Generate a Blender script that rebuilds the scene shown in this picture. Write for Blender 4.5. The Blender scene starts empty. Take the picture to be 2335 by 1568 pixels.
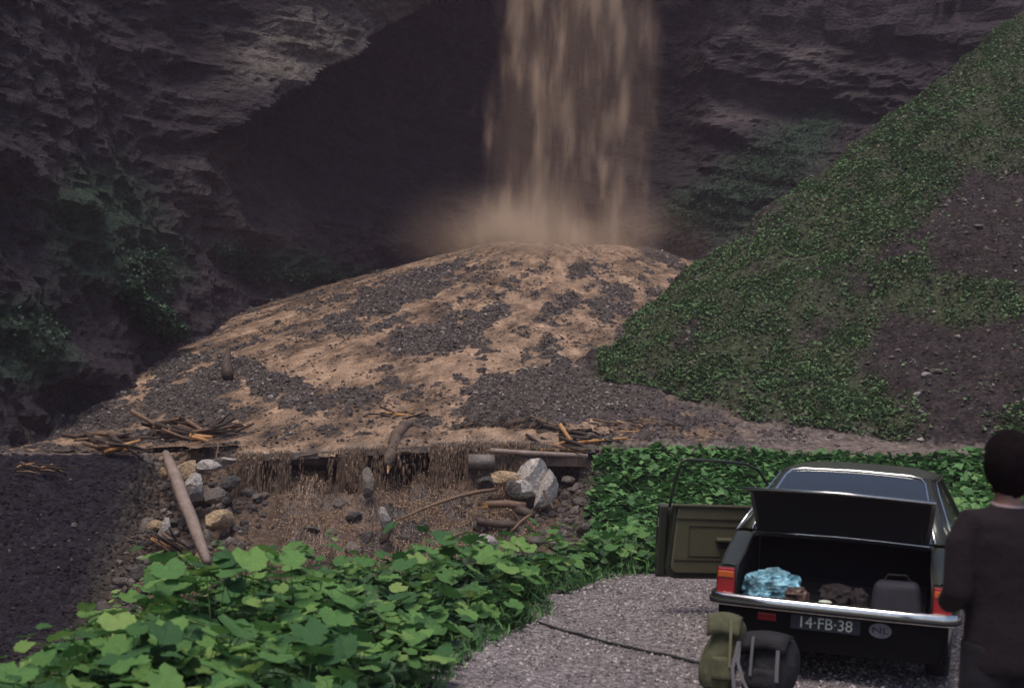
import bpy, bmesh, math, random
import numpy as np
from mathutils import Vector, Matrix, Euler, Quaternion
R = math.radians
random.seed(7)
rng = np.random.default_rng(7)
sc = bpy.context.scene
col = sc.collection

# ---------------------------------------------------------------- camera
CAMZ = 2.0
PITCH, ROLL, FPX = R(1.43), R(2.0), 3243.0
cd = bpy.data.cameras.new('camera')
cd.lens = 50; cd.sensor_width = 36; cd.clip_start = 0.1; cd.clip_end = 600
cam = bpy.data.objects.new('camera', cd)
CM = Matrix.Rotation(R(90) + PITCH, 3, 'X') @ Matrix.Rotation(ROLL, 3, 'Z')
cam.matrix_world = Matrix.Translation((0, 0, CAMZ)) @ CM.to_4x4()
cd.dof.use_dof = True; cd.dof.focus_distance = 26.0; cd.dof.aperture_fstop = 3.2
col.objects.link(cam); sc.camera = cam

# ---------------------------------------------------------------- world, sun, exposure
SUN_EL, SUN_AZ = R(68), R(-150)          # azimuth measured from +y towards +x
w = bpy.data.worlds.new('World'); sc.world = w; w.use_nodes = True
nt = w.node_tree; nt.nodes.clear()
sky = nt.nodes.new('ShaderNodeTexSky'); sky.sky_type = 'NISHITA'; sky.sun_disc = False
sky.sun_elevation = SUN_EL; sky.sun_rotation = SUN_AZ; sky.dust_density = 3.0; sky.air_density = 1.0
bg = nt.nodes.new('ShaderNodeBackground'); bg.inputs['Strength'].default_value = 0.085
wo = nt.nodes.new('ShaderNodeOutputWorld')
nt.links.new(sky.outputs[0], bg.inputs[0]); nt.links.new(bg.outputs[0], wo.inputs[0])
sl = bpy.data.lights.new('sun', 'SUN'); sl.energy = 1.45; sl.angle = R(26); sl.color = (1.0, 0.92, 0.84)
so = bpy.data.objects.new('sun', sl); col.objects.link(so)
sv = Vector((math.sin(SUN_AZ) * math.cos(SUN_EL), math.cos(SUN_AZ) * math.cos(SUN_EL), math.sin(SUN_EL)))
so.rotation_euler = sv.to_track_quat('Z', 'Y').to_euler()
vs = sc.view_settings
vs.view_transform = 'Standard'; vs.look = 'None'; vs.gamma = 1.0; vs.use_curve_mapping = False
vs.exposure = 0.6
sc.cycles.volume_step_rate = 1.0; sc.cycles.volume_max_steps = 128
sc.cycles.max_bounces = 6; sc.cycles.transparent_max_bounces = 8; sc.cycles.volume_bounces = 1
sc.cycles.use_denoising = True

# ---------------------------------------------------------------- pixel helpers (photo measured at 2335 x 1568)
CMn = np.array(CM)
def at(px, py, d):
    v = CMn @ np.array([(px - 1167.5) / FPX, -(py - 784) / FPX, -1.0])
    v = v / v[1] * d
    return Vector((v[0], d, v[2] + CAMZ))
def proj(x, y, z):
    p = np.stack([x, y, z - CAMZ], -1) @ CMn
    dd = np.maximum(-p[..., 2], .01)
    return 1167.5 + FPX * p[..., 0] / dd, 784 - FPX * p[..., 1] / dd

# ---------------------------------------------------------------- noise
def _h(ix, iy, iz, s):
    n = (ix.astype(np.int64) * 374761393 + iy.astype(np.int64) * 668265263 + iz.astype(np.int64) * 1440662683 + s * 974634777) & 0xffffffff
    n = ((n ^ (n >> 13)) * 1274126177) & 0xffffffff
    n = ((n ^ (n >> 15)) * 2246822519) & 0xffffffff
    return (n ^ (n >> 16)) / 4294967295.0
def vn(x, y, z=None, s=0):
    if z is None: z = np.zeros_like(x)
    x, y, z = np.broadcast_arrays(x, y, z)
    ix, iy, iz = np.floor(x), np.floor(y), np.floor(z)
    fx, fy, fz = x - ix, y - iy, z - iz
    fx, fy, fz = [f * f * (3 - 2 * f) for f in (fx, fy, fz)]
    r = 0
    for a in (0, 1):
        for b in (0, 1):
            for c in (0, 1):
                wgt = (fx if a else 1 - fx) * (fy if b else 1 - fy) * (fz if c else 1 - fz)
                r = r + wgt * _h(ix + a, iy + b, iz + c, s)
    return r * 2 - 1
def fbm(x, y, z=None, s=0, o=4):
    r = 0; a = 1.0; t = 0
    for i in range(o):
        k = 2.03 ** i
        r = r + a * vn(x * k + i * 7.1, y * k - i * 3.7, None if z is None else z * k, s + i)
        t += a; a *= .5
    return r / t
def ridged(x, y, z, s=0, o=4):
    r = 0; a = 1.0; t = 0
    for i in range(o):
        k = 2.1 ** i
        r = r + a * (1 - 2 * np.abs(vn(x * k, y * k, z * k, s + i)))
        t += a; a *= .5
    return r / t
def sst(a, b, x):
    t = np.clip((x - a) / (b - a), 0, 1); return t * t * (3 - 2 * t)
def smax(a, b, k): 
    h = np.clip(.5 + .5 * (a - b) / k, 0, 1); return b + (a - b) * h + k * h * (1 - h)
def smin(a, b, k): return -smax(-a, -b, k)
def ell(px, py, cx, cy, rx, ry, ang=0):
    a = R(ang); dx, dy = px - cx, py - cy
    u = (dx * math.cos(a) + dy * math.sin(a)) / rx; v = (-dx * math.sin(a) + dy * math.cos(a)) / ry
    return 1 - np.sqrt(u * u + v * v)       # 1 at the centre, 0 at the rim
def many(px, py, L):
    m = np.full(np.shape(px), -9.0)
    for e in L: m = np.maximum(m, ell(px, py, *e))
    return m

# ---------------------------------------------------------------- object helpers
def tag(o, label=None, cat=None, group=None, kind=None):
    if label: o['label'] = label
    if cat: o['category'] = cat
    if group: o['group'] = group
    if kind: o['kind'] = kind
    return o
def link(name, me, mat=None, parent=None):
    o = bpy.data.objects.new(name, me); col.objects.link(o)
    if mat and not me.materials: me.materials.append(mat)
    if parent: o.parent = parent
    return o
def empty(name, loc=(0, 0, 0), rz=0, **k):
    o = bpy.data.objects.new(name, None); col.objects.link(o)
    o.location = loc; o.rotation_euler = (0, 0, rz); o.empty_display_size = .2
    return tag(o, **k)
def npmesh(name, V, F, smooth=False, attrs=None, colr=None):
    V = np.asarray(V, np.float32).reshape(-1, 3); F = np.asarray(F, np.int32)
    me = bpy.data.meshes.new(name); k = F.shape[1]
    me.vertices.add(len(V)); me.vertices.foreach_set('co', V.ravel())
    me.loops.add(F.size); me.loops.foreach_set('vertex_index', F.ravel())
    me.polygons.add(len(F)); me.polygons.foreach_set('loop_start', np.arange(0, F.size, k, dtype=np.int32))
    me.update(calc_edges=True)
    me.polygons.foreach_set('use_smooth', np.full(len(F), smooth))
    for n, a in (attrs or {}).items():
        at_ = me.attributes.new(n, 'FLOAT', 'POINT'); at_.data.foreach_set('value', np.asarray(a, np.float32).ravel())
    if colr is not None:
        c = np.ones((len(V), 4), np.float32); c[:, :3] = colr.reshape(-1, 3)
        ca = me.attributes.new('col', 'FLOAT_COLOR', 'POINT'); ca.data.foreach_set('color', c.ravel())
    return me
def gridfaces(n, m, keep=None):
    i = np.arange(n * m).reshape(n, m)
    F = np.stack([i[:-1, :-1], i[1:, :-1], i[1:, 1:], i[:-1, 1:]], -1)
    return F.reshape(-1, 4) if keep is None else F[keep]
def scatter(name, TV, TF, P, M, mat, kind='stuff', smooth=False, rnd=None):
    """one joined mesh: template TV/TF copied to points P with 3x3 matrices M"""
    n, nv = len(P), len(TV)
    V = np.einsum('nij,vj->nvi', M, TV) + P[:, None, :]
    F = (TF[None] + (np.arange(n) * nv)[:, None, None]).reshape(-1, TF.shape[1])
    if rnd is None: rnd = rng.random(n)
    me = npmesh(name, V, F, smooth, {'rnd': np.repeat(rnd, nv)})
    return me
def rotmats(n, tilt=1.0, scale=None, flat=1.0):
    az = rng.random(n) * 2 * np.pi; ax = rng.random(n) * 2 * np.pi; t = rng.random(n) * tilt
    ca, sa = np.cos(az), np.sin(az); Z = np.zeros((n, 3, 3))
    Z[:, 0, 0] = ca; Z[:, 0, 1] = -sa; Z[:, 1, 0] = sa; Z[:, 1, 1] = ca; Z[:, 2, 2] = 1
    kx, ky = np.cos(ax), np.sin(ax); c, s = np.cos(t), np.sin(t); C = 1 - c
    T = np.zeros((n, 3, 3))
    T[:, 0, 0] = c + kx * kx * C; T[:, 0, 1] = kx * ky * C; T[:, 0, 2] = ky * s
    T[:, 1, 0] = kx * ky * C; T[:, 1, 1] = c + ky * ky * C; T[:, 1, 2] = -kx * s
    T[:, 2, 0] = -ky * s; T[:, 2, 1] = kx * s; T[:, 2, 2] = c
    M = T @ Z
    if scale is not None: M = M * scale[:, None, None]
    return M
class MB:
    def __init__(s): s.v = []; s.f = []
    def box(s, c, size, rot=None, taper=None):
        b = len(s.v); c = Vector(c); hx, hy, hz = [q / 2 for q in size]
        m = Euler(rot).to_matrix() if rot else Matrix.Identity(3)
        for z in (-1, 1):
            for x, y in ((-1, -1), (1, -1), (1, 1), (-1, 1)):
                k = 1 if (z < 0 or not taper) else taper
                s.v.append(c + m @ Vector((x * hx * k, y * hy * k, z * hz)))
        for q in ((3, 2, 1, 0), (4, 5, 6, 7), (0, 1, 5, 4), (1, 2, 6, 5), (2, 3, 7, 6), (3, 0, 4, 7)): s.f.append([b + i for i in q])
        return s
    def tube(s, pts, rad, n=8, caps=True, rough=0):
        pts = [Vector(p) for p in pts]
        if not hasattr(rad, '__len__'): rad = [rad] * len(pts)
        b = len(s.v); up = None
        for i, p in enumerate(pts):
            t = (pts[min(i + 1, len(pts) - 1)] - pts[max(i - 1, 0)]).normalized()
            if up is None: up = t.orthogonal().normalized()
            up = (up - t * up.dot(t)).normalized(); sd = t.cross(up)
            for k in range(n):
                a = 2 * math.pi * k / n; rr = rad[i] * (1 + random.uniform(-rough, rough))
                s.v.append(p + (up * math.cos(a) + sd * math.sin(a)) * rr)
        for i in range(len(pts) - 1):
            for k in range(n):
                s.f.append([b + i * n + k, b + i * n + (k + 1) % n, b + (i + 1) * n + (k + 1) % n, b + (i + 1) * n + k])
        if caps:
            s.f.append([b + k for k in range(n)][::-1]); s.f.append([b + (len(pts) - 1) * n + k for k in range(n)])
        return s
    def grid(s, rows):
        b = len(s.v); n, m = len(rows), len(rows[0])
        for r in rows:
            for p in r: s.v.append(Vector(p))
        for i in range(n - 1):
            for j in range(m - 1): s.f.append([b + i * m + j, b + i * m + j + 1, b + (i + 1) * m + j + 1, b + (i + 1) * m + j])
        return s
    def poly(s, pts):
        b = len(s.v); s.v += [Vector(p) for p in pts]; s.f.append(list(range(b, b + len(pts)))); return s
    def build(s, name, mat, parent=None, smooth=False, bevel=0, solid=0, sub=0, seg=2):
        me = bpy.data.meshes.new(name); me.from_pydata([tuple(v) for v in s.v], [], s.f); me.update()
        if smooth: me.polygons.foreach_set('use_smooth', [True] * len(me.polygons))
        o = link(name, me, mat, parent)
        if solid: m = o.modifiers.new('solid', 'SOLIDIFY'); m.thickness = solid; m.offset = 0
        if bevel: m = o.modifiers.new('bevel', 'BEVEL'); m.width = bevel; m.segments = seg; m.limit_method = 'ANGLE'
        if sub: m = o.modifiers.new('sub', 'SUBSURF'); m.levels = sub; m.render_levels = sub
        return o

# ---------------------------------------------------------------- materials
def mat(name, base=(.5, .5, .5), rough=.8, metal=0, spec=.5, coat=0, trans=0, attr=None, noise=None, bump=None, alpha=None, ramp=None, sss=0, emit=None, facing=None):
    """attr: 'col' multiplies vertex colour; ramp: (attribute, [(pos, colour)...]); noise: list of (scale, amount, stretch); bump: list of (scale, height, stretch)"""
    m = bpy.data.materials.new(name); m.use_nodes = True; t = m.node_tree; N = t.nodes; L = t.links
    b = N['Principled BSDF']
    b.inputs['Roughness'].default_value = rough; b.inputs['Metallic'].default_value = metal
    b.inputs['Specular IOR Level'].default_value = spec; b.inputs['Coat Weight'].default_value = coat
    b.inputs['Transmission Weight'].default_value = trans
    b.inputs['Base Color'].default_value = (*base, 1)
    tc = N.new('ShaderNodeTexCoord')
    def mapped(st):
        if not st: return tc.outputs['Object']
        mp = N.new('ShaderNodeMapping'); mp.inputs['Scale'].default_value = st; L.new(tc.outputs['Object'], mp.inputs[0]); return mp.outputs[0]
    cur = None
    if attr:
        a = N.new('ShaderNodeAttribute'); a.attribute_name = attr; cur = a.outputs['Color']
    if ramp:
        a = N.new('ShaderNodeAttribute'); a.attribute_name = ramp[0]; r = N.new('ShaderNodeValToRGB')
        if ramp[0] == 'random':
            a = N.new('ShaderNodeObjectInfo'); L.new(a.outputs['Random'], r.inputs[0])
        else: L.new(a.outputs['Fac'], r.inputs[0])
        e = r.color_ramp.elements
        while len(e) < len(ramp[1]): e.new(.5)
        for q, (p, c) in zip(e, ramp[1]): q.position = p; q.color = (*c, 1)
        cur = r.outputs[0]
    for nz in (noise or []):
        sc_, amt, st = nz[:3]; tex = nz[3] if len(nz) > 3 else 'noise'
        if tex == 'noise':
            q = N.new('ShaderNodeTexNoise'); q.inputs['Detail'].default_value = 6; o = q.outputs['Fac']
            q.inputs['Roughness'].default_value = .65
        else:
            q = N.new('ShaderNodeTexVoronoi'); o = q.outputs['Color']
        q.inputs['Scale'].default_value = sc_; L.new(mapped(st), q.inputs['Vector'])
        mr = N.new('ShaderNodeMapRange'); L.new(o, mr.inputs[0])
        lo, hi = (.3, .7) if tex == 'noise' else (0, 1)
        mr.inputs[1].default_value = lo; mr.inputs[2].default_value = hi; mr.inputs[3].default_value = 1 - amt; mr.inputs[4].default_value = 1 + amt
        mx = N.new('ShaderNodeMix'); mx.data_type = 'RGBA'; mx.blend_type = 'MULTIPLY'; mx.inputs[0].default_value = 1
        if cur is None: mx.inputs[6].default_value = (*base, 1)
        else: L.new(cur, mx.inputs[6])
        L.new(mr.outputs[0], mx.inputs[7]); cur = mx.outputs[2]
    if cur is not None: L.new(cur, b.inputs['Base Color'])
    prev = None
    for bz in (bump or []):
        sc_, h, st = bz[:3]; tex = bz[3] if len(bz) > 3 else 'noise'
        if tex == 'noise': q = N.new('ShaderNodeTexNoise'); q.inputs['Detail'].default_value = 5; o = q.outputs['Fac']
        else: q = N.new('ShaderNodeTexVoronoi'); o = q.outputs['Distance']
        q.inputs['Scale'].default_value = sc_; L.new(mapped(st), q.inputs['Vector'])
        bp = N.new('ShaderNodeBump'); bp.inputs['Distance'].default_value = h; bp.inputs['Strength'].default_value = 1
        if tex != 'noise': bp.invert = True
        L.new(o, bp.inputs['Height'])
        if prev: L.new(prev, bp.inputs['Normal'])
        prev = bp.outputs[0]
    if prev: L.new(prev, b.inputs['Normal'])
    if sss:                                    # thin leaf: part of the light passes through
        tr = N.new('ShaderNodeBsdfTranslucent'); ms = N.new('ShaderNodeMixShader'); ms.inputs[0].default_value = sss
        if cur is not None: L.new(cur, tr.inputs[0])
        else: tr.inputs[0].default_value = (*base, 1)
        L.new(b.outputs[0], ms.inputs[1]); L.new(tr.outputs[0], ms.inputs[2]); L.new(ms.outputs[0], N['Material Output'].inputs[0])
    return m
M = {}
M['ground'] = mat('ground_soil', rough=.9, attr='col', noise=[(2.2, .3, None), (9, .45, None), (7.5, .45, None, 'vor')], bump=[(3, .12, None), (7.5, .09, None, 'vor')], spec=.12)
M['pebble_ground'] = mat('ground_gravel', rough=.85, attr='col', noise=[(1.5, .25, None), (22, .35, None), (26, .5, None, 'vor')], bump=[(26, .03, None, 'vor'), (8, .03, None)], spec=.3)
M['mud'] = mat('muddy_water', base=(.40, .252, .155), rough=.24, attr='col', noise=[(1.1, .2, (1, .5, 1)), (7, .3, (1, .6, 1)), (24, .25, None)], bump=[(2.2, .12, (1, .5, 1)), (7, .09, (1, .6, 1)), (22, .04, None)], spec=.55)
M['foam'] = mat('muddy_spray', base=(.44, .29, .185), rough=.55, ramp=('rnd', [(0, (.16, .10, .062)), (.5, (.34, .215, .135)), (1, (.55, .38, .25))]), spec=.4)
M['thread'] = mat('mud_thread', rough=.35, ramp=('rnd', [(0, (.06, .038, .025)), (.6, (.17, .11, .07)), (1, (.36, .25, .17))]), spec=.5)
M['cliff'] = mat('cliff_rock', rough=.8, attr='col', noise=[(.5, .35, (1, 1, 2)), (2.5, .45, (1, 1, 1.8)), (11, .4, None)], bump=[(.9, .5, (1, 1, 2)), (3.5, .25, (1, 1, 1.6)), (12, .10, None)], spec=.3)
M['dark'] = mat('dark_shale', rough=.9, spec=.1, ramp=('rnd', [(0, (.010, .009, .013)), (.9, (.030, .026, .036)), (1, (.06, .055, .06))]))
M['stone'] = mat('grey_stone', rough=.75, ramp=('rnd', [(0, (.035, .028, .027)), (.7, (.100, .080, .072)), (.93, (.18, .145, .128)), (1, (.38, .33, .30))]), noise=[(9, .3, None)], bump=[(14, .02, None)])
M['pebble'] = mat('gravel_pebble', rough=.75, ramp=('rnd', [(0, (.09, .078, .08)), (.6, (.24, .205, .20)), (1, (.52, .47, .46))]))
M['leaf'] = mat('butterbur_leaf', rough=.5, ramp=('random', [(0, (.048, .14, .048)), (.45, (.12, .28, .075)), (.85, (.21, .40, .10)), (1, (.34, .49, .14))]), noise=[(9, .22, None), (30, .12, None)], bump=[(20, .012, None)], sss=.25, spec=.5)
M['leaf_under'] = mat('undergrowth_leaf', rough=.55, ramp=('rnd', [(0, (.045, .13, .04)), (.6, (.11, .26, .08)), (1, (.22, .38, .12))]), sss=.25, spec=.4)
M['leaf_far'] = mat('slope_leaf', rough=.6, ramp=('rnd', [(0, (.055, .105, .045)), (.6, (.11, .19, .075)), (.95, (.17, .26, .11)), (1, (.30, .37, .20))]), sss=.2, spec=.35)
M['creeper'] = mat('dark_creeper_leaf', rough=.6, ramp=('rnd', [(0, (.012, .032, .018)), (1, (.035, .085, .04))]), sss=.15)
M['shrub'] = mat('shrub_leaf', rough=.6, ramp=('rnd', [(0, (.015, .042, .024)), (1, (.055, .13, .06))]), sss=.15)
M['weeds'] = mat('shaded_weed_leaf', rough=.6, ramp=('rnd', [(0, (.018, .055, .020)), (1, (.08, .17, .05))]), sss=.15)  # green darkened to paint the shadowed gaps between the big leaves
M['darkwood'] = mat('soaked_dark_wood', base=(.040, .026, .020), rough=.75, noise=[(6, .5, None), (24, .3, None)])
M['bark'] = mat('wet_bark', base=(.075, .05, .037), rough=.7, noise=[(6, .5, (1, 1, .3)), (24, .3, None)], bump=[(14, .03, (1, 1, .2))])
M['palelog2'] = mat('soaked_stump', base=(.12, .082, .06), rough=.7, noise=[(4, .5, None), (14, .4, None)], bump=[(7, .08, None), (20, .02, None)])
M['palelog'] = mat('peeled_log', base=(.27, .20, .17), rough=.65, noise=[(3, .25, None), (18, .25, None)], bump=[(14, .02, None)])
M['torn'] = mat('torn_fresh_wood', base=(.48, .24, .09), rough=.6, noise=[(12, .4, None)])
M['brownwood'] = mat('stripped_branch', base=(.17, .10, .06), rough=.65, noise=[(10, .45, None)], bump=[(20, .01, None)])
M['boulder'] = mat('boulder_rock', rough=.75, ramp=('random', [(0, (.07, .062, .06)), (1, (.19, .16, .135))]), noise=[(2.5, .35, None), (9, .3, None)], bump=[(5, .07, None), (18, .02, None)])
M['boulder_pale'] = mat('pale_limestone', base=(.50, .45, .42), rough=.75, noise=[(3, .35, None), (10, .3, None)], bump=[(5, .09, None), (16, .03, None)])
M['boulder_tan'] = mat('tan_rock', base=(.40, .28, .17), rough=.75, noise=[(3, .35, None), (10, .3, None)], bump=[(5, .07, None)])
M['concrete'] = mat('wet_concrete', base=(.17, .145, .13), rough=.7, noise=[(4, .4, None), (18, .25, None)], bump=[(14, .015, None)])

# ---------------------------------------------------------------- terrain
POLY = np.array([(-2.3, -25), (-1.7, 3), (-2.15, 7.3), (-2.35, 8.8), (-2.3, 11), (-1.75, 12.4), (-.7, 13.4), (.3, 14.7), (1.6, 16.6), (4, 17.4), (14, 18), (45, 16)], float)
def crest_dist(x, y):
    """signed distance to the near bank's crest line; positive on the stream side"""
    best = np.full(np.shape(x), 1e9); sg = np.ones(np.shape(x))
    for a, b in zip(POLY[:-1], POLY[1:]):
        ab = b - a; t = np.clip(((x - a[0]) * ab[0] + (y - a[1]) * ab[1]) / (ab @ ab), 0, 1)
        dx, dy = x - a[0] - ab[0] * t, y - a[1] - ab[1] * t
        dd = np.hypot(dx, dy); c = ab[0] * (y - a[1]) - ab[1] * (x - a[0])
        u = dd < best - 1e-9; best = np.where(u, dd, best); sg = np.where(u, np.sign(c), sg)
    return best * sg
def zroad(x): return np.clip(.17 + .035 * x, -.5, .75)
def N_(x): return np.interp(x, [-40, -14, -8.6, 2.4, 6, 11, 20, 45], [33, 34.5, 35.8, 36, 35.5, 33.8, 31, 27])
def fan(x, y):
    ax = np.maximum(np.abs(x - 2.4) - 2.5, 0) * sst(50, 66, y) + np.abs(x - 2.4) * (1 - sst(50, 66, y))
    r = np.sqrt(ax ** 2 + (70 - y) ** 2 + 1.2)
    return 9.0 - .25 * r - .075 * np.maximum(0, -x - 1)
def hill(x, y):
    zA = .55 + .82 * x + fbm(x * .28, y * .28, s=3) * 1.3 + fbm(x * .9, y * .9, s=5) * .55 + fbm(x * 2.4, y * 2.4, s=7) * .18
    zB = .6 + .70 * (y - 38.2 + .4 * (x - 6)) + fbm(x * .3, y * .3, s=4) * .7 + fbm(x * 1.1, y * 1.1, s=6) * .3
    zC = .60 + .82 * x + .7 * (60.5 - y)
    return smin(smin(zA, zB, 1.2), zC, 1.5)
def H(x, y):
    d = crest_dist(x, y)
    near = np.where(d > 0, -.72 * d, 0) + fbm(x * .6, y * .6, s=11) * .06
    zr = zroad(x); n = N_(x)
    cas = sst(-9.4, -8.0, x) * (1 - sst(1.3, 2.6, x))       # 1 where the torrent has cut the road away
    n2 = n + 1.1 * cas
    drop = np.maximum(0, n2 - y)
    slope = .66 * (1 - cas) + .42 * cas
    far = zr - np.where(drop > 0, .6 * cas * sst(0, .12, drop), 0) - slope * drop
    far = far + np.where(drop > 0, fbm(x * .7, y * .9, s=12) * .22 * sst(0, 1.5, drop) + cas * fbm(x * 1.9, y * 1.9, s=13) * .22 * sst(0, .3, drop), 0)
    floor = -3.6 + 2.9 * sst(1, 7, x) + fbm(x * .3, y * .3, s=14) * .3
    low = smax(smax(near, far, .35), floor, .4)
    low = np.where(d < .2, np.maximum(near, -.3), low)
    up = smax(zr + fbm(x * .5, y * .5, s=15) * .05, fan(x, y), .5)
    up = smax(up, hill(x, y), .25)
    left = smax(np.full_like(x, -9.), (-13.4 - x) * 1.6 + .3, .3)      # foot of the left wall
    z = np.where(y < n2, low, up)
    return np.maximum(z, np.where(y > 20, left, -9) - 0.0)
ISL = [(950, 655, 175, 44, -17), (870, 702, 75, 36, 10), (990, 778, 120, 38, -8), (1110, 728, 75, 28, -25), (790, 745, 58, 26, 8), (1325, 620, 42, 25, -20),
       (1395, 662, 62, 22, 10), (1278, 697, 56, 27, -25), (1395, 706, 80, 30, 15), (1240, 800, 66, 33, -20), (1510, 590, 90, 18, 28), (1490, 665, 30, 22, 0),
       (1250, 905, 260, 62, 2), (1400, 880, 170, 60, 10), (1120, 945, 120, 22, 5), (430, 865, 135, 75, -15), (545, 835, 75, 30, 5), (640, 890, 90, 42, 20), (700, 925, 95, 34, -5), (450, 940, 100, 34, 0),
       (130, 990, 150, 22, -10), (240, 965, 90, 26, -8), (330, 1000, 140, 18, 0), (430, 985, 110, 30, 0), (1450, 780, 60, 70, 0), (905, 880, 40, 12, 10), (560, 700, 40, 12, 20), (1560, 940, 160, 40, 12)]
def islandmask(x, y, z):
    px, py = proj(x, y, z)
    m = many(px, py, ISL)
    th = np.arctan2(x - 2.4, 73 - y) * 9; rr = np.hypot(x - 2.4, 73 - y)
    n = fbm(th * 1.3, rr * .22, s=21, o=5) * 1.1 + fbm(x * 3.1, y * 1.8, s=22) * .9 + fbm(th * 5, rr * .6, s=24, o=3) * .8
    speck = (fbm(th * 2.6, rr * .45, s=23, o=5) * .8 + fbm(x * 2.4, y * 1.6, s=25, o=4) * .8 - .20) * 2.4 - .6 * sst(60, 68, y) + .25 * sst(45, 38, y)
    lf = .55 * sst(-6, -10, x) * sst(52, 44, y)
    return np.maximum(np.clip(m * 2.6, -2, 1.2) + n + lf * .3 - .38, np.minimum(speck + .3 * lf, .75))
def axis(segs):
    out = []
    for a, b, s in segs: out.append(np.arange(a, b, s))
    return np.concatenate(out + [[segs[-1][1]]])
gx = axis([(-60, -16, 2.), (-16, 9, .11), (9, 24, .25), (24, 60, 2.)])
gy = axis([(-25, 4, 1.5), (4, 18, .2), (18, 30, .25), (30, 50, .11), (50, 76, .16), (76, 90, 2.)])
X, Y = np.meshgrid(gx, gy, indexing='ij')
Z = H(X, Y)
onfan = sst(N_(X) + .0, N_(X) + .6, Y) * (1 - sst(-.15, .25, hill(X, Y) - fan(X, Y))) * (1 - sst(4.5, 7.5, X - (Y - 36) * .2))
im = islandmask(X, Y, Z)
Z = Z + onfan * (-.07 + .20 * sst(-.4, 1.3, im)) + onfan * sst(0, .6, im) * fbm(X * 2.6, Y * 2.6, s=31) * .12
Z = Z + (1 - sst(0, .4, crest_dist(X, Y))) * 0 + fbm(X * 3.5, Y * 3.5, s=33) * .02
hl = sst(-.05, .35, hill(X, Y) - np.maximum(fan(X, Y), zroad(X))) * (Y > N_(X))
Z = Z + hl * fbm(X * 2.2, Y * 2.2, s=34) * .16
PX, PY = proj(X, Y, Z)
# colour of the soil itself, zone by zone
def c3(r, g, b): return np.array([r, g, b], float)
C = np.ones(X.shape + (3,)) * c3(.075, .066, .07)
def paint(mask, c):
    global C
    C = C * (1 - mask[..., None]) + mask[..., None] * c
nz = fbm(X * .5, Y * .5, s=41)
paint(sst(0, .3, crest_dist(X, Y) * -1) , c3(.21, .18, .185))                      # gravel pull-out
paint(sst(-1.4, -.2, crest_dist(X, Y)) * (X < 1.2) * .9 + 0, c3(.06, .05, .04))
paint(onfan * sst(-.6, 1.3, im), c3(.092, .074, .068))
paint(onfan * (1 - sst(-.3, .3, im)), c3(.23, .155, .105))
roadm = (Y > N_(X)) * (1 - onfan) * (1 - hl)
paint(roadm * 1.0, c3(.17, .135, .12))
paint(hl * 1.0, c3(.036, .027, .028))
gmask = many(PX, PY, [(1750, 830, 330, 150, -40), (1980, 480, 420, 120, -38), (1650, 930, 330, 130, 0), (2200, 200, 200, 170, -38), (1850, 950, 260, 110, 0), (2050, 640, 80, 60, 0), (2180, 690, 160, 50, 0), (1470, 760, 130, 60, -38), (1640, 640, 120, 50, -38)])
bare = many(PX, PY, [(1930, 640, 90, 60, -35), (1870, 760, 130, 55, -30), (2050, 560, 120, 50, -38), (2080, 830, 110, 110, -30), (2200, 500, 120, 150, -60), (2210, 900, 180, 140, 0), (1490, 860, 50, 25, 20)])
def vegd(x, y, gm, br): return np.clip(np.clip(gm * 2.6 + .6, -1, 1.2) - np.clip(br * 1.5, -.3, .85) + fbm(x * .8, y * .8, s=43) * 1.0 + fbm(x * 2.5, y * 2.5, s=44) * .5, 0.03, 1)
vg = vegd(X, Y, gmask, bare) * hl
paint(vg * .8, c3(.055, .068, .035))
bank = (Y < N_(X)) * sst(1.0, 2.2, X) * (crest_dist(X, Y) > .2)
paint(bank * .8, c3(.05, .06, .035))
emb = (Y < N_(X)) * (1 - sst(-9.6, -8.6, X)) * (crest_dist(X, Y) > .5)
paint(emb * .97, c3(.020, .017, .024))
casz = (Y < N_(X) + 1.1) * sst(-9., -8., X) * (1 - sst(1.2, 2.2, X)) * (crest_dist(X, Y) > .5)
paint(casz * .9, c3(.12, .083, .06))
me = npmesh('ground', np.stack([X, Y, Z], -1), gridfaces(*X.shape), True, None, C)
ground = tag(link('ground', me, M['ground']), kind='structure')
me.materials.append(M['pebble_ground'])
fx = (X[:-1, :-1] + X[1:, 1:]) / 2; fy = (Y[:-1, :-1] + Y[1:, 1:]) / 2
me.polygons.foreach_set('material_index', (crest_dist(fx, fy) < .3).astype(np.int32).ravel())
def ztop(x, y):
    """height of the finished ground mesh at a point (bilinear)"""
    x = np.atleast_1d(np.asarray(x, float)); y = np.atleast_1d(np.asarray(y, float))
    i = np.clip(np.searchsorted(gx, x) - 1, 0, len(gx) - 2); j = np.clip(np.searchsorted(gy, y) - 1, 0, len(gy) - 2)
    u = (x - gx[i]) / (gx[i + 1] - gx[i]); v = (y - gy[j]) / (gy[j + 1] - gy[j])
    return Z[i, j] * (1 - u) * (1 - v) + Z[i + 1, j] * u * (1 - v) + Z[i, j + 1] * (1 - u) * v + Z[i + 1, j + 1] * u * v
def zg(x, y): return float(ztop(x, y)[0])
def hit(px, py, lift=0., dmin=5., dmax=95.):
    """first ground point seen through a pixel of the photograph"""
    ds = np.arange(dmin, dmax, .05)
    v = CMn @ np.array([(px - 1167.5) / FPX, -(py - 784) / FPX, -1.0]); v = v / v[1]
    zz = ztop(v[0] * ds, ds); ray = v[2] * ds + CAMZ
    k = np.argmax(ray < zz + lift)
    return Vector((v[0] * ds[k], ds[k], zz[k]))

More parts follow.
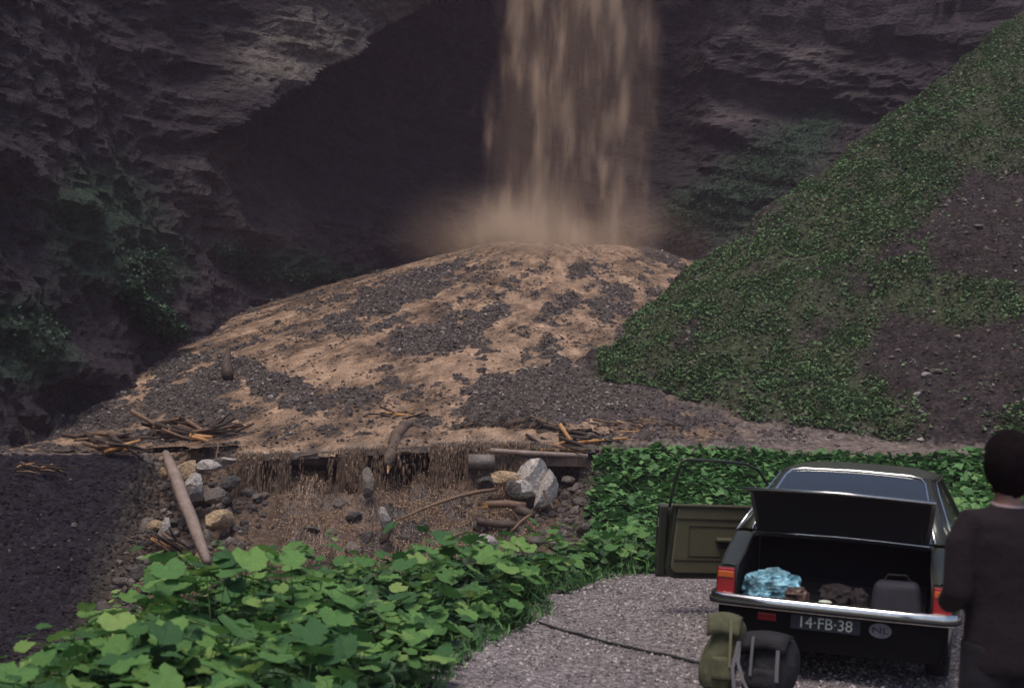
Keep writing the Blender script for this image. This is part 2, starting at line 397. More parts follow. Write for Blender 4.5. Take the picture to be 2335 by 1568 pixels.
# ---------------------------------------------------------------- muddy water over the fan
wx = np.arange(-15, 8.5, .11); wy = np.arange(35.55, 74, .13)
XW, YW = np.meshgrid(wx, wy, indexing='ij')
ZW = smax(zroad(XW), fan(XW, YW), .5)
thq = np.arctan2(XW - 2.4, 73 - YW) * 9; rq = np.hypot(XW - 2.4, 73 - YW)
rip = fbm(thq * 3, rq * .5, s=51) * .09 + fbm(XW * 5, YW * 4, s=52) * .05
ZW = ZW + rip + .015
n0 = N_(XW) - .10 + .22 * fbm(XW * 1.6, XW * 0, s=60)
ZW = np.where(YW < n0 + .5, ZW - .25 * (1 - sst(n0 - .1, n0 + .5, YW)), ZW)
on = (YW > n0) & (hill(XW, YW) < ZW + .2) & (XW - (YW - 36) * .2 < 3.2)
side = -13.2 + .0 * YW
on &= ~((YW < N_(XW) + 1.0 + .8 * fbm(XW, YW, s=55)) & ((XW < -6.9) | (XW > 1.3)))
on &= ~((YW < 39.5) & (XW > 2.6 + .9 * fbm(XW * .7, YW * .7, s=56)))
keep = on[:-1, :-1] & on[1:, 1:]
thw = np.arctan2(XW - 2.4, 73 - YW) * 9; rw = np.hypot(XW - 2.4, 73 - YW)
fo = fbm(thw * 2.2, rw * .3, s=53) * .45 + fbm(XW * 2.4, YW * 1.6, s=54) * .5 + fbm(thw * 9, rw * .8, s=57, o=3) * .55
CW = c3(.355, .236, .160) * (1 + 1.15 * fo)[..., None]
wet = sst(.05, .5, fbm(thw * 1.7, rw * .5, s=58, o=5) + .5 * fbm(XW * 3, YW * 2, s=59))[..., None]; CW = np.clip(CW * (1 - .5 * wet), .05, .6)
me = npmesh('muddy_water', np.stack([XW, YW, ZW], -1), gridfaces(*XW.shape, keep), True, None, CW)
tag(link('muddy_water', me, M['mud']), kind='structure')
# mud lens creeping along the road to the right
pts = np.array([hit(1500 + i * 30, 985 + i * 2) for i in range(10)])

# ---------------------------------------------------------------- cliff amphitheatre
path = np.array([(-19, -25), (-17, 0), (-15.5, 16), (-14.6, 28), (-13.6, 38), (-13.3, 47), (-13.1, 55), (-11.7, 62), (-8.9, 68), (-4.6, 73.5), (1.5, 76), (8, 75.5), (14, 72), (20, 68), (27, 64), (40, 58), (60, 50)], float)
def catmull(P, per):
    out = []
    Q = np.vstack([2 * P[0] - P[1], P, 2 * P[-1] - P[-2]])
    for i in range(1, len(Q) - 2):
        for t in np.linspace(0, 1, per, endpoint=False):
            a, b, c, d = Q[i - 1], Q[i], Q[i + 1], Q[i + 2]
            out.append(.5 * (2 * b + (c - a) * t + (2 * a - 5 * b + 4 * c - d) * t * t + (3 * b - a - 3 * c + d) * t ** 3))
    out.append(P[-1]); return np.array(out)
cp = catmull(path, 40)
seg = np.r_[0, np.cumsum(np.hypot(*np.diff(cp, axis=0).T))]
sv_ = axis([(0, 45, 1.2), (45, 128, .2), (128, seg[-1], .8)])
cx, cy = np.interp(sv_, seg, cp[:, 0]), np.interp(sv_, seg, cp[:, 1])
tx, ty = np.gradient(cx), np.gradient(cy); ln = np.hypot(tx, ty); tx, ty = tx / ln, ty / ln
nox, noy = -ty, tx                       # away from the valley
zv = axis([(-2, 21, .17), (21, 30, .6), (30, 42, 1.5)])
S, ZZ = np.meshgrid(sv_, zv, indexing='ij')
CX, CY, NX, NY = cx[:, None] + 0 * ZZ, cy[:, None] + 0 * ZZ, nox[:, None] + 0 * ZZ, noy[:, None] + 0 * ZZ
foot = np.maximum(fan(cx, cy), -.5)[:, None]
leftness = sst(-6, -12, CX) * sst(66, 55, CY)
rightness = sst(4, 16, CX)
up_ = np.maximum(ZZ - foot, 0)
off = up_ * (.32 * leftness + .55 * rightness * (up_ < 99) + .06)
off = off - sst(16, 26, ZZ) * 3.5 * (1 - leftness)  # overhang added above the view to keep the hollow dark
px0, py0 = proj(CX + NX * off, CY + NY * off, ZZ)
# the slab that juts over the hollow, its rim running down to the left
nlx, nly = -(20 - 300), (905 - 420)      # line (420,300)-(905,20)
dline = ((px0 - 420) * (300 - 20) + (py0 - 300) * (905 - 420)) / math.hypot(280, 485)   # >0 below the rim
wob = fbm(px0 * .02, py0 * .02, s=61) * 16
inx = sst(360, 470, px0) * (1 - sst(900, 925, px0 + wob * .3))
slab = inx * (1 - sst(-9, 9, dline + wob))
hollow = sst(500, 640, px0) * (1 - sst(1500, 1650, px0)) * sst(-4, 10, dline + wob) * (1 - sst(250, 560, py0))
off = off + hollow * 3.2 - slab * (2.1 - np.clip(-dline, 0, 200) * .010)
sx, sy, sz = CX * .9 + CY * .3, CY, ZZ
tilt = ZZ + .25 * CX
dsp = (ridged(CX * .16, CY * .16, tilt * .30, 71) * 1.1 + ridged(CX * .5, CY * .5, tilt * .9, 75) * .42 +
       fbm(CX * 1.6, CY * 1.6, tilt * 2.6, 79) * .26 + ridged(CX * 3.4, CY * 3.4, tilt * 5.5, 85, 2) * .12 + .10 * np.round(fbm(CX * .22, CY * .22, tilt * 1.3, 87) * 5) / 2)
led = (fbm(CX * .08, CY * .08, tilt * .7, 83) > .1).astype(float)
off = off - dsp * (1 - .45 * hollow) - .35 * led * rightness
VX, VY = CX + NX * off, CY + NY * off
# slumped mass in front of the lower left wall
ppx, ppy = proj(VX, VY, ZZ)
CC = np.ones(S.shape + (3,)) * c3(.035, .027, .032)
def paintc(m, c):
    global CC
    CC = CC * (1 - m[..., None]) + m[..., None] * c
n1 = fbm(CX * .35, CY * .35, ZZ * .35, 91)
paintc(np.clip(slab * np.clip(many(ppx, ppy, [(740, 75, 260, 95, -22), (880, 40, 60, 60, 0)]) * 2.2 + .15, 0, 1) * (.85 + n1 * .9), 0, 1), c3(.145, .122, .108))  # skylight on the slab painted in as a paler tone
paintc(np.clip(many(ppx, ppy, [(560, 480, 200, 150, 30), (620, 640, 160, 110, 20)]) * 1.5 + n1 * .6, 0, .8), c3(.070, .055, .052))
paintc(np.clip(many(ppx, ppy, [(1740, 70, 150, 60, 10), (1850, 130, 110, 50, 0), (1700, 250, 160, 60, -20)]) * 1.3 + n1 * .8, 0, .8), c3(.095, .075, .075))
paintc(np.clip(many(ppx, ppy, [(220, 520, 150, 190, 20), (330, 610, 110, 120, 40), (560, 610, 110, 40, 40), (700, 620, 220, 50, 10), (40, 780, 150, 120, 0)]) * 1.6 + n1 * .9, 0, .85), c3(.028, .055, .032))
paintc(np.clip(many(ppx, ppy, [(1720, 400, 260, 120, -35), (1850, 300, 200, 60, -38), (1600, 470, 160, 60, -10)]) * 1.5 + n1 * .9, 0, .85), c3(.035, .07, .04))
me = npmesh('cliff', np.stack([VX, VY, ZZ], -1), gridfaces(*S.shape), False, None, CC)
tag(link('cliff', me, M['cliff']), kind='structure')
def cliffpt(px, py):
    k = np.argmin((ppx - px) ** 2 + (ppy - py) ** 2); return Vector((VX.flat[k], VY.flat[k], ZZ.flat[k]))

# ---------------------------------------------------------------- stones
def rockmesh(seed, sub=2, cuts=9, squash=(1, 1, .8)):
    bm = bmesh.new(); bmesh.ops.create_icosphere(bm, subdivisions=sub, radius=1)
    r = np.random.default_rng(seed); V = np.array([v.co for v in bm.verts])
    for _ in range(cuts):
        n = r.normal(size=3); n /= np.linalg.norm(n); t = r.uniform(.55, .85)
        dd = V @ n; V = V - np.outer(np.maximum(dd - t, 0), n)
    V = V * np.array(squash) * (1 + r.uniform(-.2, .2, 3))
    V = V + .05 * r.normal(size=V.shape) * (sub > 1) * .5
    F = np.array([[v.index for v in f.verts] for f in bm.faces]); bm.free()
    return V, F
OV, OF = rockmesh(1, 1, 5)             # 80 tris
PV = np.array([(1, 0, 0), (0, 1, 0), (-1, 0, 0), (0, -1, 0), (.1, .1, .7), (0, -.1, -.6)], float); PF = np.array([(0, 1, 4), (1, 2, 4), (2, 3, 4), (3, 0, 4), (1, 0, 5), (2, 1, 5), (3, 2, 5), (0, 3, 5)])
def sample(n, x0, x1, y0, y1): return rng.uniform(x0, x1, n), rng.uniform(y0, y1, n)
x, y = sample(330000, -14, 9, 36.2, 72)
z = ztop(x, y); m = islandmask(x, y, H(x, y)); fan_ok = (hill(x, y) < fan(x, y) + .15) | (y < 37)
k = (m > .05) & fan_ok & (rng.random(len(x)) < sst(0, 1.1, m) * .62 * np.clip(1.4 - (y - 36) / 60, .2, 1)); x, y, z = x[k], y[k], z[k]
s = (.020 + .075 * rng.random(len(x)) ** 5) * np.where(y < 44, .95, 1.1)
# stones on the gravel bars and the washed-up shingle: past counting
me = scatter('shingle', PV, PF, np.stack([x, y, z + s * .2], -1), rotmats(len(x), 3.1, s), M['stone'])
tag(link('shingle', me, M['stone']), 'loose grey shingle covering the bars between the muddy channels', 'shingle', kind='stuff')
x, y = sample(9000, -15, 3.6, 27, 36.6); z = ztop(x, y)
cas_ = (x > -8.8) & (x < 2.6); k = (rng.random(len(x)) < np.where(cas_, .9, .05) * ~((x > -5.9) & (x < .4))); x, y, z = x[k], y[k], z[k]
s = (.04 + .13 * rng.random(len(x)) ** 3.2) * np.where(x > -8.6, 1, .6)
me = scatter('rubble', OV, OF, np.stack([x, y, z + s * .15], -1), rotmats(len(x), 3.1, s), M['stone'], rnd=rng.random(len(x)) * .96)
tag(link('rubble', me, M['stone']), 'broken stones littering the torrent bed below the road', 'rubble', kind='stuff')
x, y = sample(14000, -14, -8.2, 22, 35); z = ztop(x, y); s = .012 + .045 * rng.random(len(x)) ** 3
me = scatter('shale', PV * np.array([1.5, 1, .5]), PF, np.stack([x, y, z], -1), rotmats(len(x), .9, s), M['dark'])
tag(link('shale', me, M['dark']), 'dark crumbling shale on the embankment below the road at the left', 'shale', kind='stuff')
# hillside stones
x, y = sample(5000, 2.5, 22, 36, 60); z = ztop(x, y); k = (hill(x, y) > np.maximum(fan(x, y), zroad(x)) + .1); x, y, z = x[k], y[k], z[k]
s = .03 + .09 * rng.random(len(x)) ** 3
me = scatter('scree', PV, PF, np.stack([x, y, z + s * .2], -1), rotmats(len(x), 3.1, s), M['stone'])
tag(link('scree', me, M['stone']), 'small stones scattered over the steep right-hand slope', 'scree', kind='stuff')
# pebbles of the pull-out
x, y = sample(90000, -1.6, 7, 6.5, 17)
k = (crest_dist(x, y) < 0) & (np.abs(x) < y * .40 + .3) & (rng.random(len(x)) < .75); x, y = x[k], y[k]; z = ztop(x, y)
s = .007 + .014 * rng.random(len(x)) ** 2.5
me = scatter('pebbles', PV, PF, np.stack([x, y, z + s * .2], -1), rotmats(len(x), 3.1, s), M['pebble'])
tag(link('pebbles', me, M['pebble']), 'fine pale pebbles of the gravel pull-out under the car', 'pebbles', kind='stuff')

# ---------------------------------------------------------------- broken culvert, weir and torrent
def line3(px0, py0, px1, py1, d0, d1, n=6, sag=0, wob=0):
    a, b = at(px0, py0, d0), at(px1, py1, d1); out = []
    for i in range(n):
        t = i / (n - 1); p = a.lerp(b, t); p.z -= sag * math.sin(math.pi * t)
        if 0 < i < n - 1: p += Vector([random.uniform(-wob, wob) for _ in range(3)])
        out.append(p)
    return out
# road deck over the culvert: a slab the water runs across
mb = MB(); n = 30
rows = []
for i in range(n + 1):
    xx = -7.0 + 9.2 * i / n; zc = float(smax(zroad(np.array(xx)), fan(np.array(xx), np.array(36.)), .5)) - .05
    f = float(N_(xx)); e = .05 * math.sin(i * 2.3) + random.uniform(-.05, .05)
    rows.append([(xx, f + 1.9, zc - .06), (xx, f + .0 + e, zc - .07), (xx, f + .0 + e, zc - .24), (xx, f + 1.9, zc - .3)])
mb.grid([list(r) for r in rows])
deck = mb.build('culvert_deck', M['concrete']); tag(deck, kind='structure')
# two pipes / beams carrying the edge
mb = MB(); P = line3(545, 1046, 878, 1052, 36.12, 36.15, 9, 0, .02); mb.tube(P, .15, 12, True, .03)
o = mb.build('culvert_beam', M['bark'], smooth=True); tag(o, 'dark round beam under the muddy curtain left of the bent stump', 'beam')
mb = MB(); P = line3(1068, 1052, 1127, 1052, 35.55, 35.6, 4); mb.tube(P, .185, 16, True, .01)
o = mb.build('pipe_stub', M['concrete'], smooth=True); tag(o, 'short grey pipe end sticking out beneath the brushwood heap', 'pipe')
mb = MB(); P = line3(1118, 1027, 1340, 1040, 35.6, 35.9, 8, 0, .01); mb.tube(P, .065, 8, True, .05)
o = mb.build('rail', M['palelog'], smooth=True); tag(o, 'long thin pale pole lying across the front of the brushwood heap', 'pole')
mb = MB(); a = at(1120, 1047, 35.9); b = at(1335, 1052, 36.1)
mb.box(((a + b) / 2)[:], ((b - a).length, .35, .26), (0, -math.atan2(b.z - a.z, b.x - a.x), 0))
o = mb.build('bridge_beam', M['bark'], bevel=.02); tag(o, 'dark squared timber beam in the shadow below the thin pale pole', 'beam')

# torrent below the weir
tx_ = np.arange(-6.9, 1.25, .085); ty_ = np.arange(28.5, 36.9, .085)
XT, YT = np.meshgrid(tx_, ty_, indexing='ij'); ZT = ztop(XT.ravel(), YT.ravel()).reshape(XT.shape)
zs = zroad(XT) - .62 - .42 * np.maximum(N_(XT) + 1.1 - YT, 0)
zs = zs + ridged(XT * .9, YT * .9, zs * 0, 101) * .28 + fbm(XT * 2.3, YT * 2.3, s=102) * .30 + ridged(XT * 4, YT * 4, zs * 0, 103, 2) * .10 + .10
pxt, pyt = proj(XT, YT, zs)
wid = np.minimum(np.interp(YT, [28, 33, 36.5], [-3.9, -5.2, -6.8]) * -1 + XT, np.interp(YT, [28, 33, 36.5], [.7, .7, 1.0]) - XT)
zs = zs - .5 * (1 - sst(-.1, .7, wid + fbm(XT, YT, s=104) * .5))
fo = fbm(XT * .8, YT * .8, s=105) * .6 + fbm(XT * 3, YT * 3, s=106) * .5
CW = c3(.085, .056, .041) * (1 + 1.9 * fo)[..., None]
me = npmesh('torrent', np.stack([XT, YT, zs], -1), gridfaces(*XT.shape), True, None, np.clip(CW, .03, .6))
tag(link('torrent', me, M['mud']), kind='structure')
# falling curtain: many separate threads and drops of mud water
TVs = []; TFs = []
Vc, Fc, rn = [], [], []
for i in range(20000):
    xx = random.uniform(-6.8, 1.0); pxx = 540 + (xx + 6.75) / 7.7 * 570
    den = 1.15 if pxx < 800 else (.22 if pxx < 885 else (0.03 if pxx < 895 else 1.25 if pxx < 1080 else .4))
    den *= .55 + .9 * float(vn(np.array(xx * 2.3), np.array(.5), s=301)) + .3 * float(vn(np.array(xx * 9.), np.array(.5), s=302))
    if random.random() > den: continue
    f = float(N_(xx)) - .06; z0 = float(smax(zroad(np.array(xx)), fan(np.array(xx), np.array(36.)), .5)) - .02
    fall = (.62 if pxx < 880 else .95) + random.uniform(-.1, .15)
    t0 = (fall + .25) * random.random() ** 1.5; L_ = random.uniform(.03, .22) * (.6 + t0); wd = random.uniform(.003, .011) if random.random() < .9 else random.uniform(.015, .035)
    push = random.uniform(.10, .26); b = len(Vc); r_ = min(1, random.random() * .75 + (.25 if random.random() < .15 else 0)); dr_ = random.gauss(0, .03)
    for j in range(4):
        t = t0 + L_ * j / 3; out = push * math.sqrt(max(t, 0)); ww = wd * (.35, 1, .9, .3)[j]; xj = xx + dr_ * t + random.uniform(-.004, .004)
        Vc += [(xj - ww, f - out, z0 - t), (xj, f - out - ww, z0 - t), (xj + ww, f - out, z0 - t)]; rn += [r_] * 3
    for j in range(3):
        q = b + j * 3; Fc += [(q, q + 1, q + 4, q + 3), (q + 1, q + 2, q + 5, q + 4)]
me = npmesh('water_curtain', Vc, Fc, True, {'rnd': rn})
tag(link('water_curtain', me, M['thread']), 'brown threads of mud water pouring over the road edge', 'water', kind='stuff')
# spray and splashes in the torrent
x, y = sample(60000, -6.6, 1.0, 30, 36.3)
base = np.array([zs[np.clip(int((a + 6.9) / .085), 0, len(tx_) - 1), np.clip(int((b - 28.5) / .085), 0, len(ty_) - 1)] for a, b in zip(x, y)])
w_ = fbm(x * .9, y * .9, s=107) + .45; k = rng.random(len(x)) < w_ * 1.3; x, y, base = x[k], y[k], base[k]
z = base + np.abs(rng.normal(0, .10, len(x))); s = .007 + .022 * rng.random(len(x)) ** 3
me = scatter('splashes', PV, PF, np.stack([x, y, z], -1), rotmats(len(x), 3.1, s), M['foam'])
tag(link('splashes', me, M['foam']), 'muddy splashes and drops flung up by the torrent', 'splashes', kind='stuff')
Vc, Fc, rn = [], [], []
for i in range(16000):
    a, b_ = random.uniform(-6.5, .9), random.uniform(31, 36.2); n_ = float(vn(np.array(a * 1.2), np.array(b_ * .8), s=311)) + .5 * float(vn(np.array(a * 4.), np.array(b_ * 2.), s=312))
    if random.random() > .45 + n_ * 1.2: continue
    L_ = random.uniform(.05, .26); wd = random.uniform(.004, .014); dx = random.gauss(0, .25) * L_; b = len(Vc); r_ = min(1, max(0, random.random() * .6 + n_ * .5)); lift = random.uniform(.01, .10)
    for j in range(4):
        t = j / 3; xj, yj = a + dx * t, b_ - L_ * t * .8; i0 = min(max(int((xj + 6.9) / .085), 0), len(tx_) - 1); j0 = min(max(int((yj - 28.5) / .085), 0), len(ty_) - 1)
        zj = float(zs[i0, j0]) + lift * math.sin(math.pi * (t * .8 + .1)) + .01; ww = wd * (.3, 1, 1, .3)[j]
        Vc += [(xj - ww, yj, zj), (xj, yj - ww * .4, zj + ww * .6), (xj + ww, yj, zj)]; rn += [r_] * 3
    for j in range(3):
        q = b + j * 3; Fc += [(q, q + 1, q + 4, q + 3), (q + 1, q + 2, q + 5, q + 4)]
me = npmesh('torrent_streaks', Vc, Fc, True, {'rnd': rn})
tag(link('torrent_streaks', me, M['thread']), 'streaks of brown foam racing down the torrent', 'foam', kind='stuff')
# ripples and clods on the fan's channels
x, y = sample(60000, -13, 6, 36, 71); z = ztop(x, y)
m = islandmask(x, y, H(x, y)); k = (m < .1) & (m > -1.6) & (hill(x, y) < fan(x, y) - .1) & (rng.random(len(x)) < .25 + .75 * sst(-.9, 0, m)); x, y = x[k], y[k]
zf = smax(zroad(x), fan(x, y), .5) + .02; s = .018 + .06 * rng.random(len(x)) ** 4
me = scatter('clods', PV * np.array([1.3, 1, .6]), PF, np.stack([x, y, zf], -1), rotmats(len(x), .4, s), M['stone'], rnd=rng.random(len(x)) * .8)
tag(link('clods', me, M['stone']), 'dark clods and cobbles breaking the flowing mud', 'cobbles', kind='stuff')

# ---------------------------------------------------------------- waterfall: dense, streaky mud spray
def volmat(name, colr, dens, build):
    m = bpy.data.materials.new(name); m.use_nodes = True; t = m.node_tree; t.nodes.clear(); N = t.nodes; L = t.links
    o = N.new('ShaderNodeOutputMaterial'); v = N.new('ShaderNodeVolumePrincipled'); L.new(v.outputs[0], o.inputs['Volume'])
    v.inputs['Color'].default_value = (*colr, 1); v.inputs['Anisotropy'].default_value = .1
    v.inputs['Absorption Color'].default_value = (0.3,.2,.15,1)
    tc = N.new('ShaderNodeTexCoord')
    def mth(op, a, b=None, c=None, clamp=False):
        q = N.new('ShaderNodeMath'); q.operation = op; q.use_clamp = clamp
        for i, s_ in enumerate((a, b, c)):
            if s_ is None: continue
            if isinstance(s_, (int, float)): q.inputs[i].default_value = s_
            else: L.new(s_, q.inputs[i])
        return q.outputs[0]
    def noise(scale, st, off=(0, 0, 0), det=3):
        mp = N.new('ShaderNodeMapping'); mp.inputs['Scale'].default_value = st; mp.inputs['Location'].default_value = off
        L.new(tc.outputs['Object'], mp.inputs[0]); q = N.new('ShaderNodeTexNoise'); q.inputs['Scale'].default_value = scale; q.inputs['Detail'].default_value = det
        L.new(mp.outputs[0], q.inputs['Vector']); return q.outputs['Fac']
    sp = N.new('ShaderNodeSeparateXYZ'); L.new(tc.outputs['Object'], sp.inputs[0])
    d = build(mth, noise, sp.outputs)
    L.new(mth('MULTIPLY', d, dens), v.inputs['Density'])
    return m
def fallbuild(mth, noise, o):
    x, y, z = o[0], o[1], o[2]            # local: x across (centre 0), y depth, z up from the base
    cxx = mth('MULTIPLY', z, .045)
    big = noise(.5, (1, 1, .16), (3, 0, 1), 2)
    fin = noise(1.5, (1, 1, .13), (0, 0, 0), 4)
    xx = mth('ADD', mth('SUBTRACT', x, cxx), mth('MULTIPLY', mth('SUBTRACT', big, .5), 3.0))
    rag = noise(.9, (1, 1, .42), (5, 1, 9), 5)
    ed = mth('SUBTRACT', mth('ADD', 1.0, mth('MULTIPLY', mth('SUBTRACT', rag, .5), 1.5)), mth('POWER', mth('ABSOLUTE', mth('DIVIDE', xx, 4.2)), 2.0))
    ex = mth('MULTIPLY', ed, 2.2, clamp=True)
    ey = mth('SUBTRACT', 1.0, mth('POWER', mth('ABSOLUTE', mth('DIVIDE', y, 1.5)), 2.0), clamp=True)
    clump = noise(.62, (1.4, 1, .38), (7, 2, 5), 6)
    st = mth('MULTIPLY', mth('SUBTRACT', mth('ADD', mth('MULTIPLY', fin, .55), mth('MULTIPLY', clump, 1.05)), .81), 6.0, clamp=True)
    veil = mth('MULTIPLY', noise(.35, (1, 1, .2), (1, 1, 1), 2), .16)
    st = mth('ADD', mth('MULTIPLY', st, st), veil)
    return mth('MULTIPLY', mth('MULTIPLY', ex, ey), st)
M['fall'] = volmat('waterfall_spray', (.80, .57, .43), 2.0, fallbuild)
wf = empty('waterfall', (2.1, 71.6, 8.2), label='tall brown muddy waterfall dropping down the dark cliff onto the debris fan', cat='waterfall')
mb = MB(); mb.box((.4, 0, 8.5), (10.4, 3.2, 18.0)); o = mb.build('falling_water', M['fall'], wf)
def mistbuild(mth, noise, o):
    x, y, z = o[0], o[1], o[2]
    r = mth('ADD', mth('ADD', mth('POWER', mth('DIVIDE', x, 8.5), 2), mth('POWER', mth('DIVIDE', y, 7.0), 2)), mth('POWER', mth('DIVIDE', z, 3.4), 2))
    f = mth('SUBTRACT', 1.0, r, clamp=True); n = noise(.35, (1, 1, 1.2), (2, 4, 1), 3)
    g = mth('MULTIPLY', mth('SUBTRACT', n, .36), 2.6, clamp=True)
    bx = mth('ADD', mth('POWER', mth('DIVIDE', mth('ADD', x, 2.4), 3.4), 2), mth('ADD', mth('POWER', mth('DIVIDE', mth('ADD', y, .4), 2.4), 2), mth('POWER', mth('DIVIDE', z, 2.3), 2)))
    bq = mth('SUBTRACT', 1.0, bx, clamp=True); bo = mth('MULTIPLY', mth('MULTIPLY', mth('MULTIPLY', bq, bq), mth('MULTIPLY', noise(.9, (1, 1, 1), (3, 3, 3), 4), 1.0)), 5.0)
    return mth('ADD', mth('MULTIPLY', mth('MULTIPLY', f, f), g), mth('MULTIPLY', bo, mth('MULTIPLY', g, g)))
M['mist'] = volmat('spray_mist', (.88, .66, .50), .30, mistbuild)
mb = MB(); mb.box((0, 0, 0), (17, 14, 6.8)); o = mb.build('spray_cloud', M['mist']); o.location = (1.6, 66.5, 8.6)
tag(o, 'pale spray cloud drifting round the foot of the waterfall', 'spray', kind='stuff')
# heavy threads of water inside the fall
Vc, Fc, rn = [], [], []
for i in range(420):
    xx = random.gauss(0, 1.0) * 1.9
    if abs(xx) > 3.5: continue
    z0 = random.uniform(0, 18); L_ = random.uniform(.3, 1.7); wd = random.uniform(.006, .018); yy = random.uniform(-1.1, .9)
    if vn(np.array(xx * .9), np.array(z0 * .25), s=7) < -.1: continue
    b = len(Vc); r_ = random.random()
    for j in range(5):
        t = j / 4; ww = wd * math.sin(math.pi * (t * .9 + .08)); xj = xx + z0 * .045
        Vc += [(xj - ww, yy, z0 - t * L_), (xj, yy - ww, z0 - t * L_), (xj + ww, yy, z0 - t * L_)]; rn += [r_] * 3
    for j in range(4):
        q = b + j * 3; Fc += [(q, q + 1, q + 4, q + 3), (q + 1, q + 2, q + 5, q + 4)]
me = npmesh('water_threads', Vc, Fc, True, {'rnd': rn}); tag(link('water_threads', me, M['thread'], wf), kind='stuff')

# ---------------------------------------------------------------- boulders
rocks = []
for i in range(7):
    V, F = rockmesh(50 + i, 2, 11, (1, .85, .8)); rocks.append(npmesh('boulder', V, F, False))
rm = {}
def boulder(px, py, w, h, d, matn, label, group=None, rz=None, sink=.25, k=None):
    k = random.randrange(7) if k is None else k
    key = (k, matn)
    if key not in rm:
        rm[key] = rocks[k].copy(); rm[key].materials.clear(); rm[key].materials.append(M[matn])
    o = bpy.data.objects.new('boulder', rm[key]); col.objects.link(o)
    s_ = d / FPX; p = at(px, py, d)
    o.location = p; o.scale = (w * s_ / 1.7, w * s_ / 1.9, h * s_ / 1.45)
    o.rotation_euler = (random.uniform(-.3, .3), random.uniform(-.3, .3), random.uniform(0, 6.3) if rz is None else rz)
    return tag(o, label, 'boulder', group)
for a in [
 (425, 1072, 62, 46, 35.0, 'boulder_tan', 'tan wedge-shaped boulder just right of the top of the long pale log'),
 (440, 1114, 58, 70, 34.5, 'boulder_pale', 'pale square boulder touching the middle of the long pale log'),
 (505, 1186, 78, 62, 33.6, 'boulder_tan', 'large tan angular boulder at the left edge of the torrent'),
 (376, 1212, 40, 56, 32.8, 'boulder_pale', 'pale rounded boulder at the left foot of the long pale log'),
 (355, 1196, 38, 22, 33.0, 'boulder_tan', 'small flat tan rock leaning above the pale rounded boulder'),
 (372, 1080, 20, 40, 35.0, 'boulder_tan', 'narrow upright pale stone left of the long log'),
 (528, 1098, 44, 42, 34.6, 'boulder', 'brown rounded boulder beside the torrent below the road edge'),
 (512, 1050, 46, 22, 35.0, 'boulder_pale', 'grey-white rock lodged under the left end of the curtain'),
 (480, 1060, 56, 26, 35.0, 'boulder_pale', 'row of light rock in the shadow below the left heap of wood'),
 (490, 1130, 60, 34, 34.0, 'boulder', 'dark split boulder above the large tan one'),
 (878, 1182, 32, 62, 32.8, 'boulder_pale', 'pale upright boulder standing in the middle of the torrent'),
 (880, 1216, 26, 46, 32.6, 'bark', 'black wet rock directly below the pale upright boulder'),
 (838, 1098, 40, 66, 34.8, 'boulder', 'dark boulder splitting the curtain below the bent stump'),
 (1216, 1086, 92, 78, 35.2, 'boulder_pale', 'biggest white limestone block under the right end of the broken deck'),
 (1248, 1118, 58, 84, 34.9, 'boulder_pale', 'white limestone block at the foot of the leafy bank'),
 (1192, 1118, 56, 44, 34.9, 'boulder_pale', 'small white block wedged left of the two limestone blocks'),
 (1152, 1092, 60, 46, 35.0, 'boulder_tan', 'brown boulder in the shadow below the pipe stub'),
 (1170, 1112, 58, 34, 34.6, 'boulder', 'grey boulder above the pair of broken logs'),
 (1105, 1100, 48, 34, 34.9, 'boulder', 'mud-brown boulder at the right edge of the curtain'),
 (1110, 1236, 46, 34, 31.2, 'boulder_pale', 'pale stone peeping over the near leaves below the broken logs'),
 (465, 1275, 46, 46, 31.8, 'boulder_tan', 'tan rock at the lower end of the long pale log'),
 (618, 905, 16, 12, 42.0, 'boulder_pale', 'small white stone on the fan among the left branches')]:
    boulder(*a)
for i in range(60):          # rubble large enough to single out, all alike
    x_ = random.uniform(-8.6, 2.0); y_ = random.uniform(30.5, 36.2); z_ = zg(x_, y_)
    if -5.2 < x_ < .2 and random.random() < .75: continue
    k = random.randrange(7); key = (k, 'boulder')
    if key not in rm: rm[key] = rocks[k].copy(); rm[key].materials.clear(); rm[key].materials.append(M['boulder'])
    o = bpy.data.objects.new('boulder', rm[key]); col.objects.link(o); s_ = random.uniform(.12, .34)
    o.location = (x_, y_, z_ + s_ * .3); o.scale = (s_, s_ * random.uniform(.7, 1), s_ * random.uniform(.6, .9)); o.rotation_euler = (random.uniform(-.5, .5), random.uniform(-.5, .5), random.uniform(0, 6))
    tag(o, 'mud-stained grey-brown rock in the washed-out bed below the road', 'boulder', 'rubble rocks in the washed-out bed')
for i in range(16):          # rocks lodged in the torrent
    x_ = random.uniform(-5, .6); y_ = random.uniform(31.5, 35.6)
    z_ = float(zs[int((x_ + 6.9) / .085), int((y_ - 28.5) / .085)])
    key = (i % 7, 'boulder'); o = bpy.data.objects.new('boulder', rm.get(key) or rocks[i % 7]); col.objects.link(o); s_ = random.uniform(.16, .34)
    if not o.data.materials: o.data.materials.append(M['boulder'])
    o.location = (x_, y_, z_ + .02); o.scale = (s_, s_, s_ * .75); o.rotation_euler = (random.uniform(-.5, .5), 0, random.uniform(0, 6))
    tag(o, 'brown rock half drowned in the muddy torrent below the curtain', 'boulder', 'rocks half drowned in the torrent')
